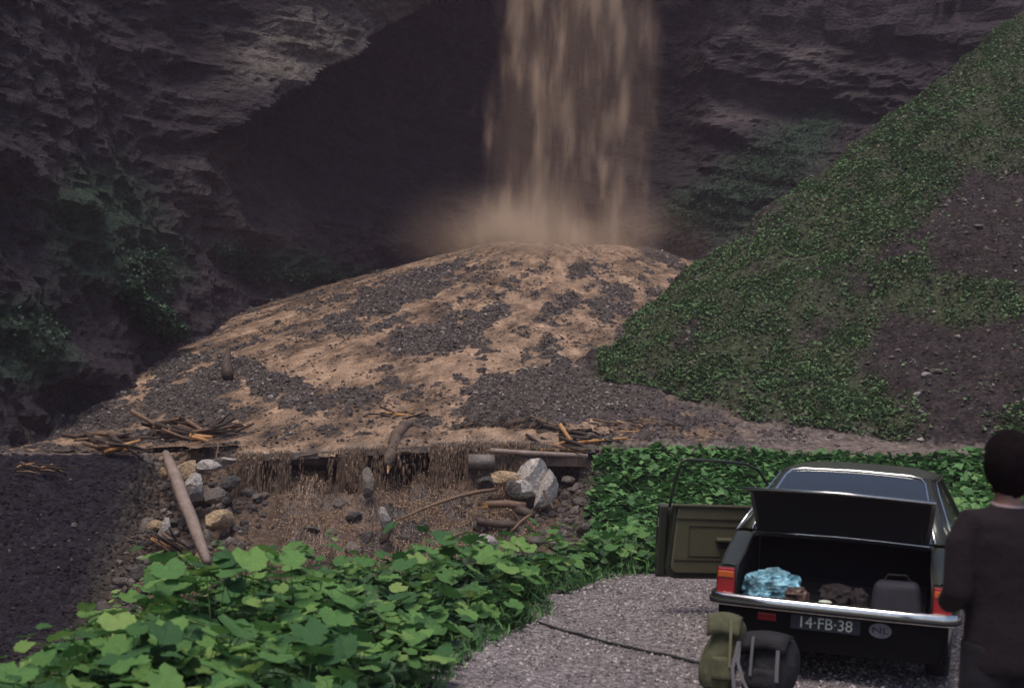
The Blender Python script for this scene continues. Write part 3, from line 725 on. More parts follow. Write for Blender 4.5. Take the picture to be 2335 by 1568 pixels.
for i, (px, py, w_) in enumerate([(2112, 858, 20), (2134, 850, 22), (2148, 832, 14), (2090, 905, 24), (2102, 895, 18), (2060, 930, 16), (2185, 770, 14), (1985, 655, 14), (1645, 715, 16), (1570, 760, 12), (1436, 812, 10), (2230, 520, 20), (2100, 940, 14)]):
    q = hit(px, py); k = i % 7; key = (k, 'boulder_pale' if i % 3 == 0 else 'boulder')
    if key not in rm: rm[key] = rocks[k].copy(); rm[key].materials.clear(); rm[key].materials.append(M[key[1]])
    o = bpy.data.objects.new('boulder', rm[key]); col.objects.link(o); s_ = w_ * q.y / FPX * .6
    o.location = (q.x, q.y, q.z + s_ * .2); o.scale = (s_ * 1.2, s_, s_ * .75); o.rotation_euler = (random.uniform(-.4, .4), 0, random.uniform(0, 6))
    tag(o, 'weathered rock jutting from the bare earth of the right-hand slope', 'boulder', 'rocks jutting from the right-hand slope')

# ---------------------------------------------------------------- logs and driftwood
def log(name, P, rad, matn, label, cat='log', parent=None, torn=0, n=9, rough=.08, group=None):
    mb = MB()
    if not hasattr(rad, '__len__'): rad = [rad] * len(P)
    mb.tube(P, rad, n, True, rough)
    if parent:
        o = mb.build(name, M[matn], parent, smooth=True); 
    else:
        o = mb.build(name, M[matn], None, smooth=True); tag(o, label, cat, group)
    for e in range(torn):       # torn pale end
        t = MB(); p = Vector(P[-1] if e == 0 else P[0]); q = Vector(P[-2] if e == 0 else P[1]); dr = (p - q).normalized(); r_ = rad[-1 if e == 0 else 0]
        for _ in range(5):
            a = p + Vector([random.uniform(-.4, .4) * r_ for _ in range(3)]); t.tube([a - dr * .03, a + dr * random.uniform(.5, 1.4) * r_], [r_ * .45, r_ * .12], 4)
        t.build('torn_end', M['torn'], o)
    return o
log('log', line3(378, 1034, 474, 1282, 35.4, 31.2, 9, -.03, .012), [.10, .125, .145, .15, .15, .145, .135, .12, .09], 'palelog', 'long smooth pale log sloping steeply from the road edge to the leaves')
a = [at(952, 962, 37.8), at(925, 968, 37.4), at(904, 992, 36.7), at(897, 1018, 36.1), at(888, 1042, 35.65), at(886, 1062, 35.5)]
log('log', a, [.10, .14, .16, .15, .15, .13], 'palelog2', 'thick bent dark stump hanging over the middle of the weir', torn=1)
log('log', [at(985, 986, 37.0), at(960, 975, 37.3), at(938, 968, 37.6), at(915, 968, 37.8)], [.04, .08, .11, .10], 'bark', 'short dark root prong right of the bent stump')
log('branch', line3(860, 972, 1000, 966, 37.8, 37.9, 7, -.05, .02), .035, 'brownwood', 'thin bare branch lying across behind the bent stump', 'branch')
log('log', line3(1090, 1149, 1198, 1153, 34.2, 34.3, 6, -.03, .01), [.08, .095, .1, .1, .095, .09], 'brownwood', 'upper of the two broken logs with an orange torn end below the pipe', torn=0).children
t = MB(); 
for _ in range(6):
    p = at(1093, 1152 + random.uniform(-6, 4), 34.15); t.tube([p + Vector((.2, 0, .02)), p + Vector((-.07, 0, random.uniform(-.05, .02)))], [.05, .012], 4)
o = t.build('splintered_wood', M['torn']); tag(o, 'orange splinters at the left end of the upper broken log', 'splinters')
log('log', line3(1088, 1186, 1180, 1196, 33.6, 33.8, 6, .03, .01), [.09, .1, .1, .1, .09, .08], 'bark', 'lower dark broken log under the orange-ended one')
log('log', line3(1180, 1160, 1218, 1175, 34.0, 33.8, 4, 0, .01), [.12, .12, .1, .08], 'bark', 'dark stub leaning against the right end of the two broken logs')
log('branch', line3(1165, 1212, 1212, 1172, 32.6, 32.9, 6, -.04, .01), [.03, .035, .04, .045, .04, .03], 'brownwood', 'curved brown branch rising out of the near leaves by the broken logs', 'branch')
log('branch', line3(1128, 1116, 905, 1186, 34.2, 33.2, 9, -.12, .03), [.05, .05, .05, .045, .04, .04, .035, .03, .02], 'brownwood', 'long crooked brown branch slanting across the right half of the torrent', 'branch')
log('branch', line3(1240, 1118, 1262, 1160, 34.4, 33.6, 4, 0, .02), [.03, .04, .04, .03], 'bark', 'dark root hanging from the leafy bank under the white blocks', 'branch')
log('log', line3(742, 838, 860, 853, 45.8, 45.4, 7, -.03, .02), [.05, .07, .08, .07, .06, .05, .03], 'bark', 'dark tree trunk lying across the middle of the mud fan', torn=0)
log('log', [at(783, 862, 44.8), at(778, 845, 45.6), at(776, 832, 46)], [.10, .09, .07], 'bark', 'stubby dark stump under the trunk in the middle of the mud fan')
log('branch', line3(690, 866, 756, 882, 44.2, 43.6, 5, 0, .02), [.04, .045, .04, .04, .03], 'bark', 'short dark branch with an orange tip left of the trunk on the fan', 'branch', torn=1)
log('branch', line3(618, 942, 700, 898, 40.6, 41.8, 6, 0, .03), [.025, .03, .04, .045, .04, .03], 'brownwood', 'long brown branch slanting over the shingle left of the main channel', 'branch')
log('branch', line3(640, 920, 740, 886, 41.3, 42.4, 6, 0, .03), [.02, .02, .03, .03, .03, .02], 'bark', 'thin dark branch beside the long brown one on the fan', 'branch')
log('log', [at(520, 858, 44.8), at(516, 832, 45.4), at(519, 808, 45.8), at(524, 786, 46.0)], [.20, .17, .10, .05], 'bark', 'black upright snag standing at the left side of the fan')
log('post', line3(498, 1008, 490, 1072, 35.3, 35.0, 6, 0, .01), .022, 'brownwood', 'thin orange-brown stick hanging upright below the left wood heap', 'stick', torn=0)
log('branch', line3(545, 1022, 528, 1050, 35.4, 35.2, 4, 0, .01), .018, 'brownwood', 'short crooked twig left of the falling curtain', 'stick')
log('post', line3(1023, 618, 1026, 682, 60.5, 58.5, 4, 0, .01), [.09, .08, .05, .04], 'palelog', 'pale upright post standing on the upper fan left of the spray', 'post')
log('branch', line3(838, 1005, 905, 980, 37, 37.8, 4), .03, 'brownwood', 'yellowish split stick lying in the mud left of the bent stump', 'stick')
log('branch', line3(1050, 905, 1090, 875, 42.3, 43.5, 4), .022, 'brownwood', 'small pale stick on the shingle right of the main channel', 'stick')
log('branch', line3(1225, 940, 1300, 905, 40.8, 42.2, 5, 0, .03), .02, 'bark', 'dark stick across the shingle above the brushwood heap', 'stick')
log('branch', line3(1500, 1000, 1620, 985, 37.2, 38, 5, 0, .02), .03, 'brownwood', 'yellow-brown stick on the muddy road right of the brushwood heap', 'stick')
log('branch', line3(950, 655, 905, 690, 62, 60, 4, 0, .02), .04, 'bark', 'rusty brown branch on the upper left gravel bar', 'branch')
def heap(name, label, cxp, cyp, wp, hp, d, n, ang, lens, rad, seedv, dl=1.2, torn=6, up=.1):
    random.seed(seedv)
    c = at(cxp, cyp, d); root = empty(name, c, label=label, cat='driftwood')
    for i in range(n):
        px = cxp + random.gauss(0, .42) * wp; py = cyp + random.gauss(0, .42) * hp
        px = max(cxp - wp, min(cxp + wp, px)); dd = d + random.uniform(-.1, dl)
        p = hit(px, py) if py < 1015 else at(px, py, dd)
        p = Vector((p.x, min(max(p.y, d - .4), d + 3), p.z + random.uniform(0, up))) if py < 1015 else p
        a = R(ang(px) + random.gauss(0, 16)); L_ = random.uniform(*lens); b = random.gauss(0, .25)
        v = Vector((math.cos(a), b, math.sin(a) * .8)).normalized() * L_
        pts = [p - v / 2 + Vector((0, 0, 0)), p + Vector([random.uniform(-.03, .03) for _ in range(3)]), p + v / 2]
        pts = [q - c for q in pts]; r_ = random.uniform(*rad)
        mb = MB(); mb.tube(pts, [r_, r_ * 1.0, r_ * .6], 6, True, .15)
        m_ = 'torn' if i < torn else ('brownwood' if random.random() < .28 else 'darkwood')
        mb.build('stick', M[m_], root, smooth=True)
    return root
heap('brushwood_heap', 'big tangled heap of brushwood piled on the right end of the broken deck', 1155, 1003, 92, 19, 36.0, 190, lambda p: 38, (.3, 1.0), (.010, .030), 1, 1.2, 3, .13)
heap('brushwood_heap', 'flat layered stack of split logs with orange ends right of the tangled heap', 1270, 1016, 105, 12, 36.0, 110, lambda p: -3, (.6, 1.7), (.02, .06), 2, .8, 9)
heap('brushwood_heap', 'heap of dark logs with torn orange ends on the road left of the curtain', 455, 990, 90, 22, 36.0, 100, lambda p: 4, (.6, 1.8), (.03, .08), 3, 1.8, 7, .12)
heap('brushwood_heap', 'low pile of dark broken wood at the far left end of the road', 265, 1010, 70, 18, 35.2, 40, lambda p: -4, (.5, 1.4), (.03, .07), 4, 1.5, 4, .12)
heap('brushwood_heap', 'thin scatter of reddish twigs at the left picture edge above the dark bank', 95, 1068, 90, 10, 34.2, 26, lambda p: -2, (.2, .7), (.012, .03), 5, .5, 3)
heap('brushwood_heap', 'small tuft of splintered orange wood behind the bent stump', 915, 950, 50, 10, 38.0, 24, lambda p: 8, (.25, .9), (.015, .04), 6, 1.2, 6)
heap('brushwood_heap', 'loose brown twigs strewn over the muddy road before the green slope', 1440, 972, 130, 14, 37.4, 36, lambda p: -8, (.2, .9), (.01, .03), 8, 1.5, 5, .03)
heap('brushwood_heap', 'tangle of roots and sticks at the bottom left of the long pale log', 385, 1240, 50, 22, 32.2, 30, lambda p: -40, (.25, .8), (.012, .035), 9, .6, 2)
random.seed(21)

# ---------------------------------------------------------------- vegetation
def leafT(nn=7, cup=.18):
    V = [(0, 0, 0)]; F = []
    for i in range(nn):
        a = 2 * math.pi * i / nn + .3; r_ = 1 * (1 + .12 * math.cos(3 * a)) * (.55 if i == 0 else 1); V.append((r_ * math.cos(a), r_ * math.sin(a), cup * (1 if i % 2 else -.3)))
    for i in range(nn): F.append((0, 1 + i, 1 + (i + 1) % nn))
    return np.array(V), np.array(F)
LV, LF = leafT(); LV5, LF5 = leafT(5, .3)
# right-hand slope
x, y = sample(560000, 2.6, 22, 34.6, 58); z = ztop(x, y); px, py = proj(x, y, z)
gm = many(px, py, [(1750, 830, 330, 150, -40), (1980, 480, 420, 120, -38), (1650, 930, 330, 130, 0), (2200, 200, 200, 170, -38), (1850, 950, 260, 110, 0), (2050, 640, 80, 60, 0), (2180, 690, 160, 50, 0), (2300, 960, 80, 40, 0), (1470, 760, 130, 60, -38), (1640, 640, 120, 50, -38)])
br = many(px, py, [(1930, 640, 90, 60, -35), (1870, 760, 130, 55, -30), (2050, 560, 120, 50, -38), (2080, 830, 110, 110, -30), (2200, 500, 120, 150, -60), (2210, 900, 180, 140, 0), (1490, 860, 50, 25, 20)])
v_ = vegd(x, y, gm, br) * (hill(x, y) > np.maximum(fan(x, y), zroad(x)) + .05)
cl = .12 + .88 * sst(-.35, .3, fbm(x * 1.8, y * 1.8, s=201, o=3))
k = (rng.random(len(x)) < v_ * cl * .72) & (px > 1300) & (px < 2500); x, y, z = x[k], y[k], z[k]
s = (.022 + .046 * rng.random(len(x)) ** 2) * np.where(py[k] > 850, 1.15, .95)
rn_ = np.clip(rng.random(len(x)) * .8 + .25 * fbm(x * .6, y * .6, s=202), 0, 1)
me = scatter('slope_plants', LV5, LF5, np.stack([x, y, z + .05 + s * rng.random(len(x)) * 1.2], -1), rotmats(len(x), 1.1, s), M['leaf_far'], rnd=rn_)
tag(link('slope_plants', me, M['leaf_far']), 'low green plants and grass growing in patches on the steep right-hand slope', 'ground cover', kind='stuff')
# far bank between road and gorge, right of the white blocks
x, y = sample(95000, .6, 17, 16.5, 36); z = ztop(x, y); n_ = N_(x)
k = (y < n_ - .1) & (crest_dist(x, y) > .3) & ((x > 1.75 + .9 * fbm(y * .8, x * .8, s=205) + .12 * (y - 33)) | ((y < 26) )) & (np.abs(x) < y * .42 + 1); x, y, z = x[k], y[k], z[k]
s = .06 + .10 * rng.random(len(x)); h_ = .05 + .38 * rng.random(len(x)) ** 1.3 * (.55 + .6 * sst(-.3, .3, fbm(x * 1.2, y * 1.2, s=206)))
h_ = h_ * (1 - .35 * sst(1.2, 0, n_[k] - y)) * (1 + .9 * fbm(x * .7, y * .7, s=208))
h_ = np.maximum(h_, .02)
me = scatter('bank_plants', LV, LF, np.stack([x, y, z + h_], -1), rotmats(len(x), .95, s), M['leaf_under'], rnd=np.clip(.7 * rng.random(len(x)) + h_ * .5, 0, 1))
tag(link('bank_plants', me, M['leaf_under']), 'dense leafy plants covering the bank between the car and the road', 'ground cover', kind='stuff')
# dark creepers on the cliff foot and the left wall
def cliffleaves(L_, n, s0, name, label, matn='creeper'):
    m = many(ppx, ppy, L_); w_ = np.clip(m * 2 + fbm(VX * .8, VY * .8 + ZZ, s=207) * .8, 0, 1) * (VY > 20)
    idx = np.flatnonzero(w_.ravel() > .05); pr = w_.ravel()[idx]; idx = rng.choice(idx, n, p=pr / pr.sum())
    P = np.stack([VX.flat[idx], VY.flat[idx], ZZ.flat[idx]], -1) + rng.normal(0, .12, (n, 3)); P[:, 0] -= NX.flat[idx] * .12; P[:, 1] -= NY.flat[idx] * .12
    s = s0 * (.6 + .8 * rng.random(n)); me = scatter(name, LV5, LF5, P, rotmats(n, 1.4, s), M[matn])
    return tag(link(name, me, M[matn]), label, 'creepers', kind='stuff')
cliffleaves([(330, 610, 90, 70, 40), (560, 610, 100, 35, 40), (700, 640, 200, 30, 10), (60, 760, 80, 60, 0)], 3500, .06, 'creepers', 'sparse dark creepers on the foot of the left rock wall')
cliffleaves([(1720, 400, 260, 90, -35), (1600, 490, 140, 40, -10)], 4500, .055, 'creepers', 'faint green growth on the talus behind the right-hand slope')
# shrub at the foot of the left wall
def shrub(L_, n, s0, label):
    root = empty('shrub', cliffpt(L_[0][0], L_[0][1]), label=label, cat='shrub')
    V0 = np.array(root.location); P = []
    for (cxp, cyp, rx, ry, dd) in L_:
        dd = cliffpt(cxp, cyp).y - .9; c = np.array(at(cxp, cyp, dd)); a = rng.normal(size=(n // len(L_), 3)); a /= np.linalg.norm(a, axis=1)[:, None]
        rr = (.45 + .55 * rng.random(len(a)) ** .5)[:, None] * (1 + .35 * fbm(a[:, 0] * 2, a[:, 1] * 2, a[:, 2] * 2, s=5))[:, None]
        P.append(c + a * rr * np.array([rx, (rx + ry) / 2, ry]) * dd / FPX)
    P = np.concatenate(P) - V0; s = s0 * (.6 + .8 * rng.random(len(P)))
    me = scatter('foliage', LV5, LF5, P, rotmats(len(P), 1.2, s), M['shrub']); link('foliage', me, M['shrub'], root)
    mb = MB()
    for i in range(7): mb.tube([Vector((0, .3, -.6)), Vector(P[i * 97 % len(P)]) * .5, Vector(P[i * 97 % len(P)])], [.05, .03, .01], 5)
    mb.build('branch', M['bark'], root)
shrub([(310, 690, 45, 30, 47), (350, 725, 55, 35, 47.5), (390, 755, 45, 28, 48.5), (300, 665, 28, 22, 47)], 5200, .085, 'leafy green shrub at the foot of the left wall above the fan')

# butterbur leaf, several shapes; the stalk is part of the leaf
def butterbur(seed):
    r = random.Random(seed); V = []; F = []; nn = 22; cup = r.uniform(.02, .16); tilt = r.uniform(.05, .42); wav = r.uniform(.03, .08)
    V.append((0, 0, 0)); ph = r.uniform(0, 6)
    for ring, q in ((1, .5), (2, 1.0)):
        for i in range(nn):
            a = 2 * math.pi * i / nn + math.pi / 2 + math.pi / nn; notch = math.cos((a + math.pi / 2) % (2 * math.pi) - 0) 
            da = abs(((a - (-math.pi / 2)) + math.pi) % (2 * math.pi) - math.pi)
            rad = q * (1 - .62 * math.exp(-(da / .28) ** 2)) * (1 + .13 * math.exp(-((da - .7) / .4) ** 2)) * (1 + (.06 * math.cos(i * math.pi) + .04 * r.uniform(-1, 1)) * (ring == 2))
            zz = cup * q * q + wav * q * math.sin(a * 4 + ph) + (.03 * math.cos(i * math.pi) * q) - (.10 * q * q if da > 2.3 else 0)
            V.append((rad * math.cos(a), rad * math.sin(a), zz))
    for i in range(nn):
        j = (i + 1) % nn; F.append((0, 1 + i, 1 + j)); F.append((1 + i, 1 + nn + i, 1 + nn + j, 1 + j))
    ct, st = math.cos(-tilt), math.sin(-tilt)
    V = [(x, y * ct - z * st, y * st + z * ct) for x, y, z in V]
    b = len(V); stalk = [(0, 0, 0), (0, -.35, -.9), (0, -.9, -2.6)]
    for p in stalk:
        for k in range(3): a = 2.09 * k; V.append((p[0] + .035 * math.cos(a), p[1] + .035 * math.sin(a), p[2]))
    for i in range(2):
        for k in range(3): F.append((b + i * 3 + k, b + i * 3 + (k + 1) % 3, b + i * 3 + 3 + (k + 1) % 3, b + i * 3 + 3 + k))
    me = bpy.data.meshes.new('butterbur_leaf'); me.from_pydata(V, [], F); me.update(); me.polygons.foreach_set('use_smooth', [True] * len(me.polygons)); me.materials.append(M['leaf'])
    return me
BL = [butterbur(i) for i in range(9)]
GEDGE = np.array([hit(*p) [:2] for p in [(985, 1566), (1052, 1490), (1090, 1470), (1150, 1440), (1230, 1405), (1215, 1355), (1290, 1350), (1330, 1328), (1400, 1312), (1500, 1306), (1640, 1300)]] + [(5, 15.6), (9, 16.5)])
def grav_dist(x, y):
    """positive on the gravel"""
    best = 1e9; sg = 1
    for a, b in zip(GEDGE[:-1], GEDGE[1:]):
        ab = b - a; t = max(0, min(1, ((x - a[0]) * ab[0] + (y - a[1]) * ab[1]) / (ab @ ab)))
        dx, dy = x - a[0] - ab[0] * t, y - a[1] - ab[1] * t; dd = math.hypot(dx, dy)
        if dd < best: best = dd; sg = 1 if ab[0] * (y - a[1]) - ab[1] * (x - a[0]) < 0 else -1
    return best * sg
spots = []
tries = 0
while tries < 60000 and len(spots) < 300:
    tries += 1
    y_ = random.uniform(7.0, 18.5); x_ = random.uniform(-y_ * .40, 6.5)
    cdist = float(crest_dist(np.array(x_), np.array(y_))); gd = grav_dist(x_, y_)
    if y_ < 9 and x_ > -.9: continue
    if gd > -.12 or cdist > (1.0 if y_ < 15.5 else 2.0): continue
    rr = .20 + .012 * y_
    if any((x_ - a) ** 2 + (y_ - b) ** 2 < rr * rr for a, b, *_ in spots): continue
    spots.append((x_, y_, cdist, gd))
zones = {'crest': ('broad-leaved butterbur at the rim of the near bank above the torrent', 'butterbur along the rim of the near bank'),
         'gravel': ('butterbur with big scalloped leaves spilling onto the edge of the gravel', 'butterbur along the gravel edge'),
         'mid': ('butterbur with overlapping broad leaves in the thick of the near bank', 'butterbur in the middle of the near bank'),
         'low': ('large dark-green butterbur in the bottom left corner of the near bank', 'butterbur in the bottom left corner'),
         'right': ('smaller bright butterbur growing behind the open car door and left of it', 'butterbur behind the car door')}
for (x_, y_, cdist, gd) in spots:
    zn = 'low' if y_ < 9.6 and x_ < -1.2 else 'right' if y_ > 14.6 else 'gravel' if gd > -.55 else 'crest' if cdist > -.5 else 'mid'
    z_ = zg(x_, y_); tall = 1 + .45 * float(vn(np.array(x_ * 1.1), np.array(y_ * 1.1), s=401))
    root = empty('butterbur_plant', (x_, y_, z_), random.uniform(0, 6.28), label=zones[zn][0], cat='plant', group=zones[zn][1])
    big = random.uniform(.8, 1.15) * (1.0 if y_ < 14 else .85); nl = random.choice((11, 12, 13, 14))
    hh = big * (.27 + .20 * math.exp(-((cdist + .3) / .9) ** 2) + .05 * random.random()) * min(1, .6 + abs(gd) * .8)
    hh *= tall
    if cdist > .3: hh += .1
    for k in range(nl):
        o = bpy.data.objects.new('leaf', random.choice(BL)); col.objects.link(o); o.parent = root
        a = 2 * math.pi * k / nl + random.uniform(-.3, .3); r_ = random.uniform(.03, .26) * big; s_ = random.uniform(.042, .104) * big * (1.12 if y_ < 11 else 1)
        if random.random() < .15: s_ *= .6
        o.location = (r_ * math.cos(a), r_ * math.sin(a), hh * random.uniform(.42, 1.22)); o.scale = (s_, s_ * random.uniform(.85, 1.05), s_)
        o.rotation_euler = (random.uniform(-.28, .28), random.uniform(-.28, .28), a - math.pi / 2)
# tall stems that stick up over the rim
for i, (px, py, s_) in enumerate([(495, 1232, .5), (755, 1212, .5), (690, 1242, .4), (560, 1285, .35), (340, 1300, .4), (270, 1350, .4), (1085, 1240, .35)]):
    q = hit(px, min(py + 90, 1500)); d_ = q.y; top = at(px, py, d_); zb = zg(q.x, d_)
    root = empty('butterbur_plant', (top.x, d_, zb), label=['tall butterbur stem rising over the rim beside the long pale log', 'tall butterbur tuft rising over the rim in front of the torrent', 'leaf tuft over the rim left of the tallest one', 'slim butterbur over the rim below the tan boulder', 'butterbur tuft over the rim against the dark left bank', 'lone butterbur tuft at the left end of the rim', 'butterbur tuft over the rim below the broken logs'][i], cat='plant')
    mb = MB(); hgt = top.z - zb; mb.tube([(0, 0, 0), (.03, 0, hgt * .6), (0, 0, hgt)], [.014, .011, .006], 6); mb.build('stem', M['leaf'], root)
    for k in range(10):
        o = bpy.data.objects.new('leaf', random.choice(BL)); col.objects.link(o); o.parent = root; a = k * 2.4; f_ = k / 9
        o.location = (.13 * math.cos(a) * (1.2 - f_ * .6), .13 * math.sin(a) * (1.2 - f_ * .6), hgt * (.6 + .42 * f_)); q_ = random.uniform(.06, .09); o.scale = (q_, q_, q_ * .5); o.rotation_euler = (random.uniform(-.3, .3), random.uniform(-.3, .3), a - 1.57)
# undergrowth below the big leaves
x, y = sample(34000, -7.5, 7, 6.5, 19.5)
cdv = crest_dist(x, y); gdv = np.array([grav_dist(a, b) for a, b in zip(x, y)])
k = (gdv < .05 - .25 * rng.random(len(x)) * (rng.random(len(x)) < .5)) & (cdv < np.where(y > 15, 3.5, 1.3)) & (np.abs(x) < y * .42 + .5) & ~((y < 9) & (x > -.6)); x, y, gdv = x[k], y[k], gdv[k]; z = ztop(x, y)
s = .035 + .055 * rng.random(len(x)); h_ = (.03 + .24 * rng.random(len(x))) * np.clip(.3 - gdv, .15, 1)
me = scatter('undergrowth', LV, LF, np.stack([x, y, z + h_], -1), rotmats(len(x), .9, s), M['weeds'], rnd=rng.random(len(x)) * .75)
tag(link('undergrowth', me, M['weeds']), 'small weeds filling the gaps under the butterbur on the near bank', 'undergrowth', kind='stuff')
# grass blades at the gravel edge
GV = np.array([(-.06, 0, 0), (.06, 0, 0), (.03, .25, .6), (0, .6, 1.)]); GF = np.array([(0, 1, 2), (0, 2, 3)])
x, y = sample(30000, -2.5, 4, 7, 17); gdv = np.array([grav_dist(a, b) for a, b in zip(x, y)]); k = (gdv < .12) & (gdv > -.6) & (rng.random(len(x)) < .8); x, y = x[k], y[k]
s = .06 + .10 * rng.random(len(x))
me = scatter('grass', GV, GF, np.stack([x, y, ztop(x, y)], -1), rotmats(len(x), .5, s), M['leaf_under']); tag(link('grass', me, M['leaf_under']), 'thin grass fringe along the edge of the gravel', 'grass', kind='stuff')

# ---------------------------------------------------------------- the car
M['paint'] = mat('car_paint_dark_olive', base=(.024, .027, .017), rough=.5, spec=.4, coat=.55, noise=[(40, .12, None)])
M['roofpaint'] = mat('car_roof_lighter_olive', base=(.050, .052, .036), rough=.55, spec=.5, coat=.25, noise=[(30, .25, None)])  # a lighter olive than the body
M['chrome'] = mat('chrome', base=(.72, .72, .70), rough=.16, metal=1, noise=[(30, .15, None)])
M['underbody_shade'] = mat('black_underbody_and_shade', base=(.006, .006, .006), rough=.9, spec=.2)  # black for the underside, and for the shade painted onto the rear valance
M['rubber'] = mat('black_rubber', base=(.012, .012, .013), rough=.7)
M['liner'] = mat('boot_liner', base=(.010, .009, .011), rough=.95)
M['glass'] = mat('car_glass', base=(.02, .025, .025), rough=.04, spec=1.0, trans=.35, coat=1.0)
M['trim'] = mat('olive_vinyl', base=(.088, .082, .048), rough=.55, noise=[(30, .12, None)], bump=[(60, .002, None)])
M['trimdark'] = mat('olive_vinyl_groove', base=(.06, .05, .025), rough=.6)
M['red'] = mat('tail_lens_red', base=(.28, .010, .012), rough=.18, spec=.6, coat=.6)
M['amber'] = mat('tail_lens_amber', base=(.50, .10, .015), rough=.18, spec=.6, coat=.6)
M['plate'] = mat('plate_dark_blue', base=(.010, .011, .022), rough=.5)
M['ivory'] = mat('plate_letters', base=(.62, .64, .55), rough=.5)
M['sticker'] = mat('sticker_dull_white', base=(.17, .17, .20), rough=.6, noise=[(25, .3, None)])
M['rim'] = mat('wheel_steel', base=(.3, .3, .3), rough=.4, metal=.8)
CX0, CY0, CYAW = 2.235, 9.78, -19.0
car = empty('car', (CX0, CY0, 0.0), R(CYAW), label='dark olive fastback saloon parked on the gravel with boot and left front door open', cat='car')
car.rotation_euler = (0, R(1.2), R(CYAW))
bpy.context.view_layer.update()
CMAT = Matrix.Translation((CX0, CY0, 0)) @ Euler((0, R(1.2), R(CYAW))).to_matrix().to_4x4()
def cw(x, y, z): return CMAT @ Vector((x, y, z))
def zt(y): return float(np.interp(y, [0, .08, .5, .9, 2.9, 3.5, 4.0, 4.15], [.735, .765, .925, .94, .93, .88, .80, .74]))
def zbot(y):
    z = .21
    for c in (.78, 3.32):
        q = .345 ** 2 - (y - c) ** 2
        if q > 0: z = max(z, .29 + math.sqrt(q) * (1.0 if c > 2 else .82))
    return z
def hw(y, z):
    w_ = float(np.interp(z, [.2, .35, .55, .75, .95], [.755, .79, .805, .80, .765]))
    return w_ * float(np.interp(y, [0, .15, .6, 3.4, 4.0, 4.15], [.965, .985, 1, 1, .95, .88]))
ys = sorted(set([round(q, 3) for q in np.arange(0, 4.16, .06)] + [.435, 1.125, 2.975, 3.665, 1.86, 2.86, 4.15]))
def side(sg):
    mb = MB(); K = 9
    for i in range(len(ys) - 1):
        y0, y1 = ys[i], ys[i + 1]
        for j in range(K):
            q = []
            for (yy, jj) in ((y0, j), (y1, j), (y1, j + 1), (y0, j + 1)):
                a, b = zbot(yy), zt(yy); z = a + (b - a) * jj / K; q.append((sg * hw(yy, z), yy, z))
            if sg < 0 and y0 >= 1.855 and y1 <= 2.865 and j >= 1: continue
            mb.poly(q if sg < 0 else q[::-1])
    return mb
mb = side(-1); m2 = side(1); b = len(mb.v); mb.v += m2.v; mb.f += [[i + b for i in f] for f in m2.f]
for sg in (-1, 1):       # strips beside the boot opening, running up to the C pillars
    rows = []
    for y in (0, .06, .15, .3, .42, .5):
        inx_ = float(np.interp(y, [0, .42, .5], [.665, .632, .63])); zz = zt(y)
        rows.append([(sg * inx_, y, zz + .006), (sg * (inx_ + .05), y, zz + .014), (sg * (hw(y, zz) - .02), y, zz + .010), (sg * hw(y, zz), y, zz - .001)])
    if sg < 0: rows = [r for r in rows]
    mb.grid(rows)
rows = [[(x, 0.44, zt(.44) + .012 + .012 * (1 - (x / .64) ** 2)) for x in np.linspace(-.64, .64, 9)], [(x, .50, .945 + .014 * (1 - (x / .64) ** 2)) for x in np.linspace(-.64, .64, 9)]]; mb.grid(rows)
rows = []                # bonnet and nose
for y in (3.0, 3.2, 3.5, 3.8, 4.0, 4.15): rows.append([(hw(y, zt(y)) * t, y, zt(y) + .03 * (1 - t * t)) for t in np.linspace(-1, 1, 11)])
mb.grid(rows)
mb.grid([[(hw(4.15, .6) * t, 4.15 + .02 * (1 - t * t), z) for t in np.linspace(-1, 1, 7)] for z in (zt(4.15), .6, .4, .22)])
mb.build('body', M['paint'], car, smooth=True)
# rear lower panel under the sill, its shade painted in as black
mb = MB(); mb.grid([[(.775 * t, .015 - .02 * (1 - t * t) + .03 * k, z) for t in np.linspace(-1, 1, 9)] for k, z in ((0, .525), (0, .44), (.3, .32), (1.5, .20))]); mb.build('rear_valance', M['underbody_shade'], car, smooth=True); mb = MB()

mb.grid([[(-.78, y, .205), (.78, y, .205)] for y in (.05, .4)]) ; mb.grid([[(-.74, y, .205), (.74, y, .205)] for y in (1.15, 2.95)])
mb.build('underside', M['underbody_shade'], car)
# pillars
mb = MB()
def lerp(a, b, t): return tuple(a[i] + (b[i] - a[i]) * t for i in range(3))
for sg in (-1, 1):
    mb = MB()
    A, B, Cc, D = (sg * .632, .50, .95), (sg * .755, .60, .935), (sg * .565, 1.44, 1.335), (sg * .505, 1.335, 1.362)
    A1 = (sg * .70, .53, .955); D1 = (sg * .54, 1.37, 1.36)
    mb.grid([[A, A1, B], [lerp(A, D, .5), lerp(A1, D1, .5)[:2] + (lerp(A1, D1, .5)[2] + .015,), lerp(B, Cc, .5)], [D, D1, Cc]])
    B2, C2 = (sg * .765, 1.10, .935), (sg * .578, 1.62, 1.325); mb.grid([[B, B2], [lerp(B, Cc, .5), lerp(B2, C2, .5)], [Cc, C2]])
    mb.build('rear_pillar', M['paint'], car, smooth=True, solid=.02)
    for (y0, y1, ya, yb) in ((1.83, 1.90, 1.92, 1.98), (2.95, 3.03, 2.50, 2.56)):
        mb = MB(); mb.grid([[(sg * .77, y0, .93), (sg * .77, y1, .93)], [(sg * .58, ya, 1.325), (sg * .58, yb, 1.325)]]); mb.build('pillar', M['paint'], car, solid=.02)
mb = MB(); rows = []
